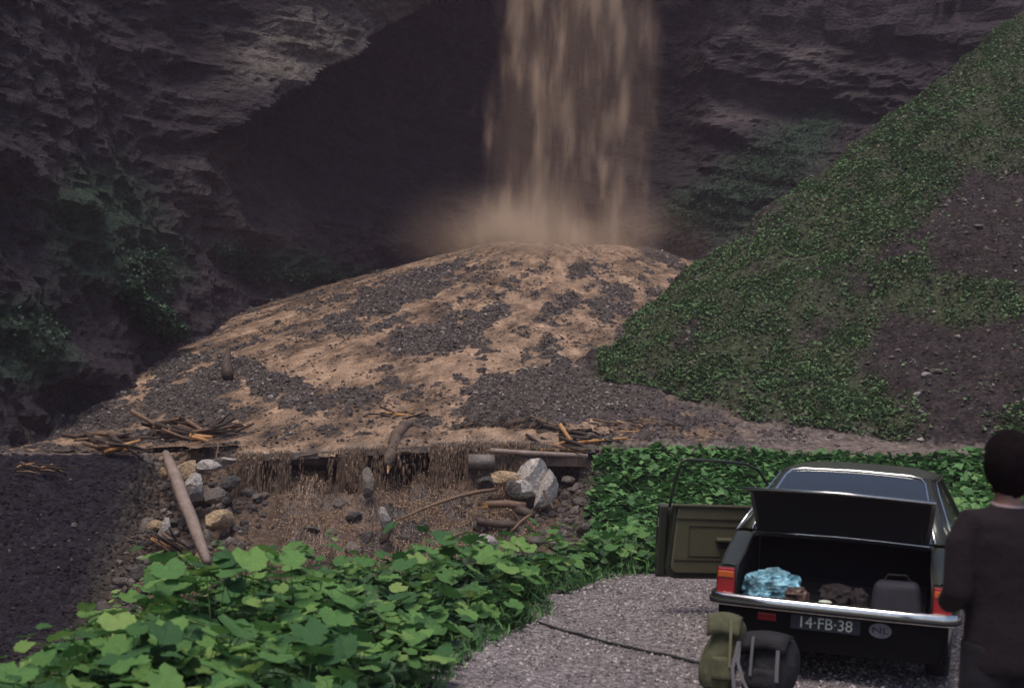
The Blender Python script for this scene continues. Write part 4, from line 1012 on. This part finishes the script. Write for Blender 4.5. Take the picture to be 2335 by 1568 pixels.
for y, zc, zs_, hx in ((1.335, 1.362, 1.345, .505), (1.38, 1.374, 1.350, .54), (1.55, 1.392, 1.348, .575), (1.9, 1.402, 1.342, .59), (2.25, 1.395, 1.340, .59), (2.45, 1.38, 1.335, .58), (2.56, 1.355, 1.325, .56)):
    rows.append([(hx * t, y, zs_ + (zc - zs_) * (1 - t ** 4)) for t in np.linspace(-1, 1, 15)])
mb.grid(rows); mb.build('roof', M['roofpaint'], car, smooth=True, solid=.018)
mb = MB(); rows = []
for k in range(6):
    t_ = k / 5; hx = .632 + (.505 - .632) * t_; rows.append([(hx * u, .50 + .835 * t_ + .03 * (u * u - 1) * (1 - t_), .957 + .405 * t_ + .02 * math.sin(math.pi * t_) + .012 * (1 - u * u)) for u in np.linspace(-1, 1, 9)])
mb.grid(rows); mb.build('rear_window', M['glass'], car, smooth=True)
mb = MB(); mb.grid([[(.66 * u, 3.02 + .05 * (1 - u * u), .94) for u in np.linspace(-1, 1, 7)], [(.555 * u, 2.56, 1.345 + .01 * (1 - u * u)) for u in np.linspace(-1, 1, 7)]]); mb.build('windscreen', M['glass'], car, smooth=True)
for sg in (-1, 1):
    mb = MB(); mb.grid([[(sg * .758, 1.12, .935), (sg * .76, 1.84, .935)], [(sg * .572, 1.63, 1.322), (sg * .572, 1.93, 1.322)]]); mb.build('side_window', M['glass'], car)
mb = MB(); mb.grid([[(.76, 1.9, .935), (.76, 2.95, .935)], [(.572, 1.98, 1.322), (.572, 2.52, 1.322)]]); mb.build('side_window', M['glass'], car)
# bright trim round the rear window, gutters
mb = MB(); P = [(-.642, .49, .962), (-.605, .72, 1.085), (-.56, 1.02, 1.225), (-.525, 1.25, 1.325), (-.49, 1.325, 1.362), (-.40, 1.345, 1.375), (0, 1.352, 1.384), (.40, 1.345, 1.375), (.49, 1.325, 1.362), (.525, 1.25, 1.325), (.56, 1.02, 1.225), (.605, .72, 1.085), (.642, .49, .962)]
mb.tube(P, .011, 6); mb.build('window_trim', M['chrome'], car, smooth=True)
for sg in (-1, 1):
    mb = MB(); mb.tube([(sg * .775, .62, .935), (sg * .70, .95, 1.10), (sg * .63, 1.25, 1.25), (sg * .592, 1.50, 1.335), (sg * .605, 1.9, 1.338), (sg * .60, 2.4, 1.333), (sg * .60, 2.56, 1.322)], .009, 6); mb.build('rain_gutter', M['chrome'], car, smooth=True)
# bumper
mb = MB(); rows = []
for x, y in [(-.835, .34), (-.84, .08), (-.815, -.03), (-.74, -.075), (-.4, -.095), (0, -.10), (.4, -.095), (.74, -.075), (.815, -.03), (.84, .08), (.835, .34)]:
    nx, ny = (1, 0) if abs(x) > .83 else (0, 1); sx_ = -math.copysign(1, x) if nx else 0
    rows.append([(x + sx_ * .05, y + ny * .06, .548), (x + sx_ * .012, y + ny * .012, .552), (x, y, .540), (x - sx_ * .006, y - ny * .006, .515), (x, y, .478), (x + sx_ * .03, y + ny * .03, .468)])
mb.grid(rows); bump_ = mb.build('bumper', M['chrome'], car, smooth=True, solid=.004)
mb = MB(); mb.grid([[(x * 1.004, y - .002 if abs(x) < .83 else y, z) for z in (.512, .483)] for x, y in [(-.845, .34), (-.85, .08), (-.822, -.034), (-.745, -.084), (-.4, -.104), (0, -.109), (.4, -.104), (.745, -.084), (.822, -.034), (.85, .08), (.845, .34)]])
mb.build('rubbing_strip', M['rubber'], bump_, smooth=True, solid=.006)
# tail lamps
for sg in (-1, 1):
    mb = MB(); mb.box((sg * .728, .012, .628), (.125, .07, .195)); L_ = mb.build('tail_light', M['red'], car, bevel=.012)
    mb = MB(); mb.box((sg * .728, -.006, .680), (.110, .05, .045)); mb.build('indicator_lens', M['amber'], L_, bevel=.006)
    mb = MB(); mb.box((sg * .728, .02, .628), (.138, .06, .21)); mb.build('lamp_housing', M['rubber'], L_, bevel=.01)
mb = MB(); mb.box((-.43, -.02, .415), (.13, .03, .055)); mb.build('fog_lamp', M['red'], car, bevel=.01)
# plate, letters and oval sticker
mb = MB(); mb.box((-.03, -.035, .405), (.47, .012, .10), (R(-8), 0, 0)); pl = mb.build('number_plate', M['plate'], car, bevel=.003)
def text(body, loc, size, mt, parent, rot=(R(82), 0, 0), name='lettering'):
    c = bpy.data.curves.new(name, 'FONT'); c.body = body; c.size = size; c.extrude = .001; c.align_x = 'CENTER'; c.align_y = 'CENTER'; c.materials.append(mt)
    q = bpy.data.objects.new(name, c); col.objects.link(q); bpy.context.view_layer.update(); me = bpy.data.meshes.new_from_object(q.evaluated_get(bpy.context.evaluated_depsgraph_get())); bpy.data.objects.remove(q)
    o = bpy.data.objects.new(name, me); col.objects.link(o); o.parent = parent; o.location = loc; o.rotation_euler = rot; return o
text('14\u00b7FB\u00b738', (-.03, -.046, .405), .105, M['ivory'], pl)
mb = MB(); mb.tube([(0, -.004, 0), (0, .004, 0)], .05, 24); st_ = mb.build('country_sticker', M['sticker'], car); st_.location = (.335, -.02, .40); st_.scale = (1.5, 1, 1)
text('NL', (0, -.006, 0), .06, M['rubber'], st_, (R(90), 0, 0))
# boot: tub, seal, lid
mb = MB()
X0, X1 = -.655, .655
mb.grid([[(X0, 0.01, .545), (X0, .95, .50)], [(X0, 0.01, .73), (X0, .95, .93)]]); mb.grid([[(X1, 0.01, .73), (X1, .95, .93)], [(X1, 0.01, .545), (X1, .95, .50)]])
mb.grid([[(X0, .02, .535), (X1, .02, .535)], [(X0, .08, .47), (X1, .08, .47)], [(X0, .98, .47), (X1, .98, .47)], [(X0, .98, .93), (X1, .98, .93)], [(X0, .52, .935), (X1, .52, .935)]])
mb.build('boot_tub', M['liner'], car, solid=.004)
mb = MB(); mb.tube([(-.655, 0.0, .54), (-.662, 0, .66), (-.655, .02, .745), (-.64, .2, .81), (-.625, .43, .928), (0, .43, .945), (.625, .43, .928), (.64, .2, .81), (.655, .02, .745), (.662, 0, .66), (.655, 0.0, .54)], .010, 6)
mb.build('boot_seal', M['rubber'], car, smooth=True)
mb = MB(); mb.tube([(-.61, .425, .944), (-.3, .425, .955), (0, .425, .959), (.3, .425, .955), (.61, .425, .944)], .007, 6); mb.build('sill_trim', M['chrome'], car, smooth=True)
mb = MB(); mb.box((0, -.005, .538), (1.30, .03, .02)); mb.build('loading_sill', M['paint'], car, bevel=.005)
sec = [(.46, .945), (.43, 1.03), (.385, 1.12), (.335, 1.20), (.285, 1.245), (.20, 1.268), (.03, 1.278)]
mb = MB(); mb.grid([[(hx * u, y + .012 * u * u, z + .014 * (1 - u * u)) for u in np.linspace(-1, 1, 11)] for (y, z), hx in zip(sec, (.60, .615, .63, .64, .645, .65, .655))])
lid = mb.build('boot_lid', M['paint'], car, smooth=True, solid=.022)
mb = MB(); mb.grid([[(hx * u, y - .018 + .012 * u * u, z - .014 + .012 * (1 - u * u)) for u in np.linspace(-1, 1, 7)] for (y, z), hx in zip(sec[:-1], (.57, .585, .6, .61, .615, .62))]); mb.build('lid_liner', M['liner'], lid, smooth=True)
for sg in (-1, 1):
    mb = MB(); mb.tube([(sg * .56, .62, .90), (sg * .56, .47, .92), (sg * .55, .42, 1.02)], .010, 6); mb.build('lid_hinge', M['rubber'], lid)
mb = MB(); mb.tube([(-.656, .018, 1.283), (0, .006, 1.30), (.656, .018, 1.283)], .008, 6); mb.build('lid_edge_highlight', M['chrome'], lid, smooth=True)  # bright strip added for the light along the lid's edge
# left front door, swung open
dr = bpy.data.objects.new('door', None); col.objects.link(dr); dr.parent = car; dr.location = (-.80, 2.86, 0); dr.rotation_euler = (0, 0, R(-55))
def rrect(y0, y1, z0, z1, r_, n=5):
    out = []
    for cy_, cz, a0 in ((y1 - r_, z0 + r_, -90), (y1 - r_, z1 - r_ * .4, 0), (y0 + r_, z1 - r_ * .4, 90), (y0 + r_, z0 + r_, 180)):
        for k in range(n): a = R(a0 + 90 * k / (n - 1)); rr = r_ if cz < .6 else r_ * .4; out.append((cy_ + rr * math.cos(a), cz + rr * math.sin(a)))
    return out
def slab_(o, x0, x1):
    mb = MB(); n = len(o)
    for x in (x0, x1): mb.v += [Vector((x, p[0], p[1])) for p in o]
    mb.f.append(list(range(n))[::-1]); mb.f.append([n + i for i in range(n)])
    for i in range(n): j = (i + 1) % n; mb.f.append([i, j, n + j, n + i])
    return mb
sh = slab_(rrect(-1.06, -.01, .285, .93, .09), -.035, .035); shell = sh.build('door_shell', M['paint'], dr, bevel=.006)
mb = MB(); mb.grid([[(-.035 - .035 * math.sin(math.pi * k / 6), y, .29 + .64 * k / 6) for y in (-1.13, -.6, 0)] for k in range(7)]); mb.build('door_skin', M['paint'], dr, smooth=True, solid=.006)
mb = MB(); mb.box((-.03, -1.095, .61), (.06, .075, .60)); mb.build('door_edge', M['paint'], dr, bevel=.012)
mb = MB(); mb.box((-.035, -1.115, .765), (.045, .05, .085)); mb.build('door_handle', M['chrome'], dr, bevel=.012)
tp = slab_(rrect(-1.02, -.05, .335, .915, .06), .03, .052).build('trim_panel', M['trim'], dr, bevel=.012)
mb = MB(); mb.box((.057, -.53, .815), (.012, .94, .012)); mb.box((.056, -.50, .75), (.008, .74, .009)); mb.box((.056, -.87, .62), (.008, .009, .26)); mb.box((.056, -.50, .49), (.008, .74, .009)); mb.box((.056, -.53, .455), (.010, .94, .01)); mb.build('trim_groove', M['trimdark'], tp)
mb = MB(); mb.box((.085, -.47, .635), (.075, .30, .035)); mb.build('armrest', M['trim'], tp, bevel=.015)
mb = MB(); mb.box((.064, -.47, .585), (.03, .26, .045)); mb.build('door_pocket', M['rubber'], tp, bevel=.012)
mb = MB(); mb.box((.06, -.36, .70), (.03, .13, .06)); mb.build('inner_handle', M['rubber'], tp, bevel=.012)
mb = MB(); mb.box((.045, -.53, .925), (.05, .98, .025)); mb.build('window_ledge', M['trim'], tp, bevel=.008)
mb = MB(); mb.tube([(0, -1.045, .90), (.03, -1.035, 1.05), (.085, -1.02, 1.22), (.125, -1.00, 1.318), (.13, -.96, 1.33), (.135, -.6, 1.325), (.13, -.40, 1.31), (.11, -.27, 1.26), (.06, -.12, 1.10), (.0, .0, .94)], .014, 8); wf_ = mb.build('window_frame', M['paint'], dr, smooth=True)
# cabin
def seat(x, y, w_, name, bh=.55):
    mb = MB(); mb.box((x, y, .42), (w_, .50, .16)); s1 = mb.build(name, M['trimdark'], car, bevel=.05)
    mb = MB(); mb.box((x, y - .27, .42 + bh / 2), (w_, .13, bh), (R(-14), 0, 0)); mb.build('seat_back', M['trimdark'], s1, bevel=.05)
seat(0, 1.38, 1.2, 'rear_seat', .50); seat(-.34, 2.2, .5, 'front_seat', .62); seat(.34, 2.2, .5, 'front_seat', .62)
mb = MB(); mb.box((0, 2.95, .80), (1.35, .3, .22)); mb.build('dashboard', M['rubber'], car, bevel=.04)
mb = MB(); mb.tube([(-.34 + .19 * math.cos(a), 2.62 + .07 * math.sin(a), .88 + .175 * math.sin(a)) for a in np.linspace(0, 2 * math.pi, 21)], .012, 6, False); mb.build('steering_wheel', M['rubber'], car, smooth=True)
mb = MB(); mb.box((0, 1.95, .255), (1.48, 2.1, .03)); mb.build('floor_pan', M['rubber'], car)
for sg in (-1, 1):
    for yc in (.78, 3.32):
        mb = MB(); pr = [(-.075, .19), (-.085, .24), (-.08, .29), (-.05, .305), (.05, .305), (.08, .29), (.085, .24), (.075, .19)]
        mb.grid([[(px_, r_ * math.cos(a), r_ * math.sin(a)) for a in np.linspace(0, 2 * math.pi, 29)] for px_, r_ in pr])
        wl = mb.build('wheel', M['rubber'], car, smooth=True); wl.location = (sg * .69, yc, .302)
        mb = MB(); mb.grid([[(sg * dx, r_ * math.cos(a), r_ * math.sin(a)) for a in np.linspace(0, 2 * math.pi, 25)] for dx, r_ in ((.07, .195), (.05, .17), (.055, .09), (.075, .06), (.08, .001))]); mb.build('rim', M['rim'], wl, smooth=True)
for yc in (.78, 3.32):
    mb = MB(); mb.grid([[(x, yc + .36 * math.cos(a), .28 + .34 * math.sin(a)) for x in (-.60, .60)] for a in np.linspace(0, math.pi, 9)]); mb.build('wheel_well', M['rubber'], car)

# ---------------------------------------------------------------- things in the boot and against the bumper
def blob(name, loc, size, mt, label, cat, seed, amp=.25, sub=4, fr=2.2, rz=0, parent=None):
    bm = bmesh.new(); bmesh.ops.create_icosphere(bm, subdivisions=sub, radius=1); V = np.array([v.co for v in bm.verts]); F = np.array([[v.index for v in f.verts] for f in bm.faces]); bm.free()
    n_ = ridged(V[:, 0] * fr, V[:, 1] * fr, V[:, 2] * fr, seed, 3); V = V * (1 + amp * n_)[:, None]; V = np.sign(V) * np.abs(V) ** .85; V[:, 2] = np.maximum(V[:, 2], -.85)
    V = V * np.array(size)
    me = npmesh(name, V, F, amp < .2); o = link(name, me, mt, parent); o.location = loc; o.rotation_euler = (0, 0, rz)
    if label: tag(o, label, cat)
    return o
M['bluebag'] = mat('blue_white_plastic', base=(.20, .42, .52), rough=.35, noise=[(9, .95, None), (30, .5, None)], spec=.6, bump=[(14, .05, None)])
M['brownbag'] = mat('brown_leather', base=(.10, .06, .05), rough=.5, noise=[(12, .5, None)])
M['greybag'] = mat('grey_canvas', base=(.028, .025, .036), rough=.8, noise=[(10, .3, None)])
M['darkbag'] = mat('dark_cloth', base=(.017, .010, .012), rough=.8, noise=[(10, .5, None)])
blob('plastic_bag', cw(-.43, .20, .585), (.165, .10, .105), M['bluebag'], 'crumpled light-blue and white plastic bag at the left of the open boot', 'bag', 3, .55, 5, 1.9)
blob('brown_bag', cw(-.27, .16, .55), (.085, .09, .06), M['brownbag'], 'small brown bundle right beside the blue plastic bag in the boot', 'bag', 9, .4, 3)
blob('dark_bundle', cw(.02, .20, .57), (.11, .10, .075), M['darkbag'], 'dark reddish bundle in the middle of the boot', 'bundle', 12, .4, 3)
blob('shoe', cw(-.05, .07, .535), (.05, .035, .02), M['ivory'], 'small pale flat object near the boot sill', 'object', 15, .1, 2)
blob('dark_bundle', cw(.17, .13, .55), (.06, .08, .085), M['darkbag'], 'small dark bundle left of the grey canvas bag in the boot', 'bundle', 17, .4, 3)
mb = MB(); mb.box((0, 0, .12), (.36, .22, .24), None, .82); o = mb.build('canvas_bag', M['greybag'], None, bevel=.05, seg=4); o.location = cw(.42, .22, .475); o.rotation_euler = (0, 0, R(-19)); tag(o, 'dull grey canvas bag at the right side of the open boot', 'bag')
mb = MB(); mb.tube([(-.09, 0, .235), (-.06, 0, .28), (.06, 0, .28), (.09, 0, .235)], .008, 6); mb.build('handle', M['rubber'], o)
M['greenpack'] = mat('olive_green_canvas', base=(.085, .085, .045), rough=.9, noise=[(9, .3, None), (40, .2, None)], bump=[(9, .02, None)])
M['blackpack'] = mat('black_nylon', base=(.008, .008, .011), rough=.8, noise=[(9, .5, None)], bump=[(9, .03, None)])
M['strap'] = mat('grey_webbing', base=(.10, .095, .11), rough=.7)
M['strapy'] = mat('yellowish_webbing', base=(.15, .14, .08), rough=.7)
def pack(loc, w_, dp, h, mt, label, rz, ms, lean, cat='rucksack'):
    root = empty('rucksack', loc, rz, label=label, cat=cat); root.rotation_euler = (lean, 0, rz)
    prof = [(0, .80), (.08, .96), (.3, 1.0), (.55, .96), (.75, .86), (.88, .78), (.96, .6), (1.0, .25)]
    rows = []
    for t_, k_ in prof:
        rows.append([(w_ / 2 * k_ * abs(math.cos(a)) ** .7 * math.copysign(1, math.cos(a)) * (1 + .05 * math.sin(5 * a + 9 * t_)), dp / 2 * k_ * abs(math.sin(a)) ** .7 * math.copysign(1, math.sin(a)), h * t_) for a in np.linspace(0, 2 * math.pi, 25)])
    mb = MB(); mb.grid(rows); sd_ = loc[0] * 7; mb.v = [v * (1 + .16 * float(fbm(np.array(v.x * 9 + sd_), np.array(v.y * 9), np.array(v.z * 9), 8))) + Vector((.05 * math.sin(v.z * 8 + sd_), 0, 0)) for v in mb.v]; bag = mb.build('bag', mt, root, smooth=True, sub=1)
    mb = MB(); rows = []
    for v in np.linspace(0, 1, 7):
        rows.append([(w_ * .47 * u * (1 - .1 * v), -dp * .55 * math.sin(min(v * 1.9, 1.57)) - .01, h * (1.02 - .06 * abs(u) ** 2 - .42 * max(0, v - .35))) for u in np.linspace(-1, 1, 9)])
    mb.grid(rows); fl = mb.build('flap', mt, root, smooth=True, solid=.012)
    mb = MB(); mb.box((0, -dp * .5, h * .27), (w_ * .6, dp * .25, h * .32)); mb.build('pocket', mt, root, bevel=.03, seg=3)
    for u in ((-.22,) if ms is M['strap'] else (.2,)):
        mb = MB(); rows = [[(w_ * u - .008, y, z), (w_ * u + .011, y, z)] for y, z in ((-dp * .60, h * .93), (-dp * .66, h * .72), (-dp * .68, h * .50), (-dp * .69, h * .30))]
        mb.grid(rows); mb.build('strap', ms, root, solid=.003)
    return root
g1 = pack((at(1652, 1500, 9.52).x, 9.55, 0), .25, .2, .48, M['greenpack'], 'faded olive-green rucksack leaning against the left end of the bumper', R(-15), M['strapy'], R(-6))
g2 = pack((at(1750, 1500, 9.35).x, 9.35, 0), .34, .24, .40, M['blackpack'], 'black rucksack with loose grey straps standing under the red rear lamp', R(-25), M['strap'], R(-8))
for P_ in ([(-.16, -.16, .33), (-.15, -.20, .20), (-.10, -.23, .09), (-.04, -.25, .0)], [(-.16, -.17, .33), (-.18, -.21, .16), (-.15, -.24, .02)], [(.10, -.17, .30), (.105, -.19, .18), (.11, -.20, .10)]):
    mb = MB(); mb.grid([[(p[0] - .012, p[1], p[2]), (p[0] + .012, p[1], p[2])] for p in P_]); mb.build('loose_strap', M['strap'], g2, solid=.003)
mb = MB(); mb.tube([hit(1225 + (1650 - 1225) * t, 1422 + 112 * t + 5 * math.sin(t * 5)) + Vector((0, 0, .012)) for t in np.linspace(0, 1, 14)], .013, 6)
tag(mb.build('cable', M['rubber'], None, smooth=True), 'dark cable lying across the gravel from the leaves to the rucksacks', 'cable')
mb = MB(); mb.tube([hit(1925, 1047) + Vector((0, 0, .1)), at(1955, 1033, 33.6), at(1990, 1018, 34.2)], .014, 5); tag(mb.build('thin_stick', M['bark']), 'thin dark stick leaning at the road edge above the car roof', 'stick')

# ---------------------------------------------------------------- the person
M['skin'] = mat('skin', base=(.30, .17, .13), rough=.5)
M['sweater'] = mat('maroon_wool', base=(.008, .003, .006), rough=.95, noise=[(30, .3, None)], bump=[(90, .004, None), (8, .02, None)])
M['trousers'] = mat('dark_trousers', base=(.008, .007, .012), rough=.9, bump=[(8, .02, None)])
M['hair'] = mat('dark_hair', base=(.007, .004, .005), rough=.95, spec=.1, noise=[(20, .4, (1, 1, .3))], bump=[(60, .01, (1, 1, .15))])
M['collar'] = mat('pale_collar', base=(.35, .25, .27), rough=.8)
pp = empty('person', (2.20, 6.25, 0), R(12), label='person seen from behind in a dark maroon sweater standing at the right picture edge', cat='person')
def ringloft(mb, rings, n=20):
    rows = []
    for z, rx, ry, cy_ in rings: rows.append([(rx * math.cos(a), cy_ + ry * math.sin(a), z) for a in np.linspace(0, 2 * math.pi, n, endpoint=False)])
    b = len(mb.v); k = len(rows)
    for r_ in rows: mb.v += [Vector(p) for p in r_]
    for i in range(k - 1):
        for j in range(n): mb.f.append([b + i * n + j, b + i * n + (j + 1) % n, b + (i + 1) * n + (j + 1) % n, b + (i + 1) * n + j])
    mb.f.append([b + j for j in range(n)][::-1]); mb.f.append([b + (k - 1) * n + j for j in range(n)])
def fuse(o, vox, sm=6):
    m = o.modifiers.new('fuse', 'REMESH'); m.mode = 'VOXEL'; m.voxel_size = vox; m.use_smooth_shade = True
    m = o.modifiers.new('smooth', 'SMOOTH'); m.factor = .5; m.iterations = sm
ARM = {-1: [(-.175, .0, 1.455), (-.225, -.005, 1.36), (-.245, -.02, 1.15), (-.205, .11, 1.09), (-.13, .235, 1.10)], 1: [(.175, .0, 1.455), (.225, -.005, 1.36), (.245, -.02, 1.15), (.20, .11, 1.09), (.12, .245, 1.12)]}
mb = MB()
ringloft(mb, [(.86, .14, .11, 0), (.95, .165, .12, 0), (1.08, .145, .105, .0), (1.25, .165, .115, .0), (1.38, .185, .115, 0), (1.46, .165, .095, -.005), (1.505, .085, .07, -.005), (1.53, .058, .06, .0), (1.60, .056, .06, .01), (1.63, .06, .07, .02)])
ringloft(mb, [(1.60, .045, .06, .045), (1.625, .066, .085, .025), (1.67, .076, .098, .015), (1.72, .08, .102, .01), (1.77, .074, .094, .005), (1.805, .052, .066, .0), (1.82, .02, .025, 0)])
mb.box((0, .118, 1.685), (.026, .035, .045)); mb.box((0, .108, 1.645), (.05, .012, .012)); mb.box((-.03, .10, 1.715), (.03, .012, .012)); mb.box((.03, .10, 1.715), (.03, .012, .012))
for sg in (-1, 1):
    mb.tube([(sg * .078, .0, 1.66), (sg * .088, -.008, 1.69), (sg * .086, -.012, 1.715)], [.012, .017, .013], 8)
    mb.tube(ARM[sg], [.050, .050, .042, .036, .027], 12)
    wv = Vector(ARM[sg][-1]); dn = (wv - Vector(ARM[sg][-2])).normalized(); fw = Vector((0, .3, 1)); fw = (fw - dn * fw.dot(dn)).normalized()
    mb.tube([wv, wv + dn * .05, wv + dn * .095], [.028, .040, .036], 10)
    for q in range(4):
        st = wv + dn * .085 + fw * (.030 - .020 * q); ln_ = (.075, .085, .08, .062)[q]; bend = Vector((-sg * .3, 0, 0))
        mb.tube([st, st + dn * ln_ * .5 + bend * .02, st + dn * ln_ + bend * .09], [.011, .0105, .008], 8)
    th = wv + dn * .03 + fw * .03; mb.tube([th, th + dn * .035 + fw * .025, th + dn * .07 + fw * .03], [.014, .012, .009], 8)
    mb.tube([(sg * .09, 0, .92), (sg * .10, .01, .70), (sg * .105, .015, .50), (sg * .108, -.01, .30), (sg * .11, -.015, .09)], [.095, .082, .06, .055, .04], 14)
    mb.tube([(sg * .11, -.05, .045), (sg * .115, .05, .045), (sg * .12, .15, .03), (sg * .122, .20, .025)], [.04, .045, .04, .025], 10)
bd = mb.build('body', M['skin'], pp); fuse(bd, .0085, 4)
mb = MB(); ringloft(mb, [(.80, .185, .135, 0), (.84, .195, .145, 0), (.95, .188, .140, 0), (1.10, .178, .128, 0), (1.25, .192, .136, 0), (1.38, .212, .136, 0), (1.455, .190, .115, -.005), (1.50, .115, .09, -.005), (1.525, .075, .078, .0)], 24)
for sg in (-1, 1): mb.tube([(sg * .10, 0, 1.455)] + ARM[sg], [.06, .066, .070, .064, .055, .044], 14)
sw = mb.build('sweater', M['sweater'], pp); fuse(sw, .011, 5)
mb = MB(); 
for sg in (-1, 1): mb.tube([(sg * .085, 0, .93), (sg * .10, .01, .70), (sg * .105, .015, .50), (sg * .108, -.01, .30), (sg * .11, -.015, .07)], [.112, .100, .08, .075, .072], 14)
ringloft(mb, [(.82, .15, .115, 0), (.92, .175, .125, 0), (1.0, .165, .12, 0)]); tr_ = mb.build('trousers', M['trousers'], pp); fuse(tr_, .012, 4)
for sg in (-1, 1):
    mb = MB(); mb.tube([(sg * .11, -.07, .05), (sg * .115, .05, .05), (sg * .12, .16, .035), (sg * .122, .22, .03)], [.045, .052, .046, .03], 12); mb.build('shoe', M['rubber'], pp, smooth=True)
mb = MB(); mb.tube([(.062 * math.cos(a) * 1.08, .062 * math.sin(a) * 1.12, 1.527 + .008 * math.sin(a)) for a in np.linspace(0, 2 * math.pi, 25)], .010, 8, False); mb.build('collar', M['collar'], pp, smooth=True)
bm = bmesh.new(); bmesh.ops.create_icosphere(bm, subdivisions=5, radius=1); V = np.array([v.co for v in bm.verts]); F = np.array([[v.index for v in f.verts] for f in bm.faces]); bm.free()
V = V * (1 + .03 * fbm(V[:, 0] * 9, V[:, 1] * 9, V[:, 2] * 2.5, s=3) * 2.2 + .05 * fbm(V[:, 0] * 2, V[:, 1] * 2, V[:, 2] * 2.0, s=4))[:, None]
fr_ = (V[:, 1] > .25) & (V[:, 2] < .35); V[fr_, 1] = V[fr_, 1] * .3 + .17
V[:, 0] *= np.interp(V[:, 2], [-1, -.5, 0, 1], [.85, .95, 1, 1]); V = V * np.array([.116, .135, .150]) + np.array([0, -.008, 1.708])
lo = V[:, 2] < 1.60; V[lo, 2] = 1.60 - (1.60 - V[lo, 2]) * 1.1
me = npmesh('hair', V, F, True); link('hair', me, M['hair'], pp)

# ---------------------------------------------------------------- thin purple haze, added to lift and tint the shadows
m = bpy.data.materials.new('shadow_lift_haze'); m.use_nodes = True; t = m.node_tree; t.nodes.clear()
o_ = t.nodes.new('ShaderNodeOutputMaterial'); v_ = t.nodes.new('ShaderNodeVolumePrincipled'); t.links.new(v_.outputs[0], o_.inputs['Volume'])
v_.inputs['Color'].default_value = (.85, .68, .88, 1); v_.inputs['Density'].default_value = .0008; v_.inputs['Anisotropy'].default_value = .2
mb = MB(); mb.box((0, 32, 18.5), (130, 130, 52)); hz = mb.build('haze', m); tag(hz, kind='stuff')
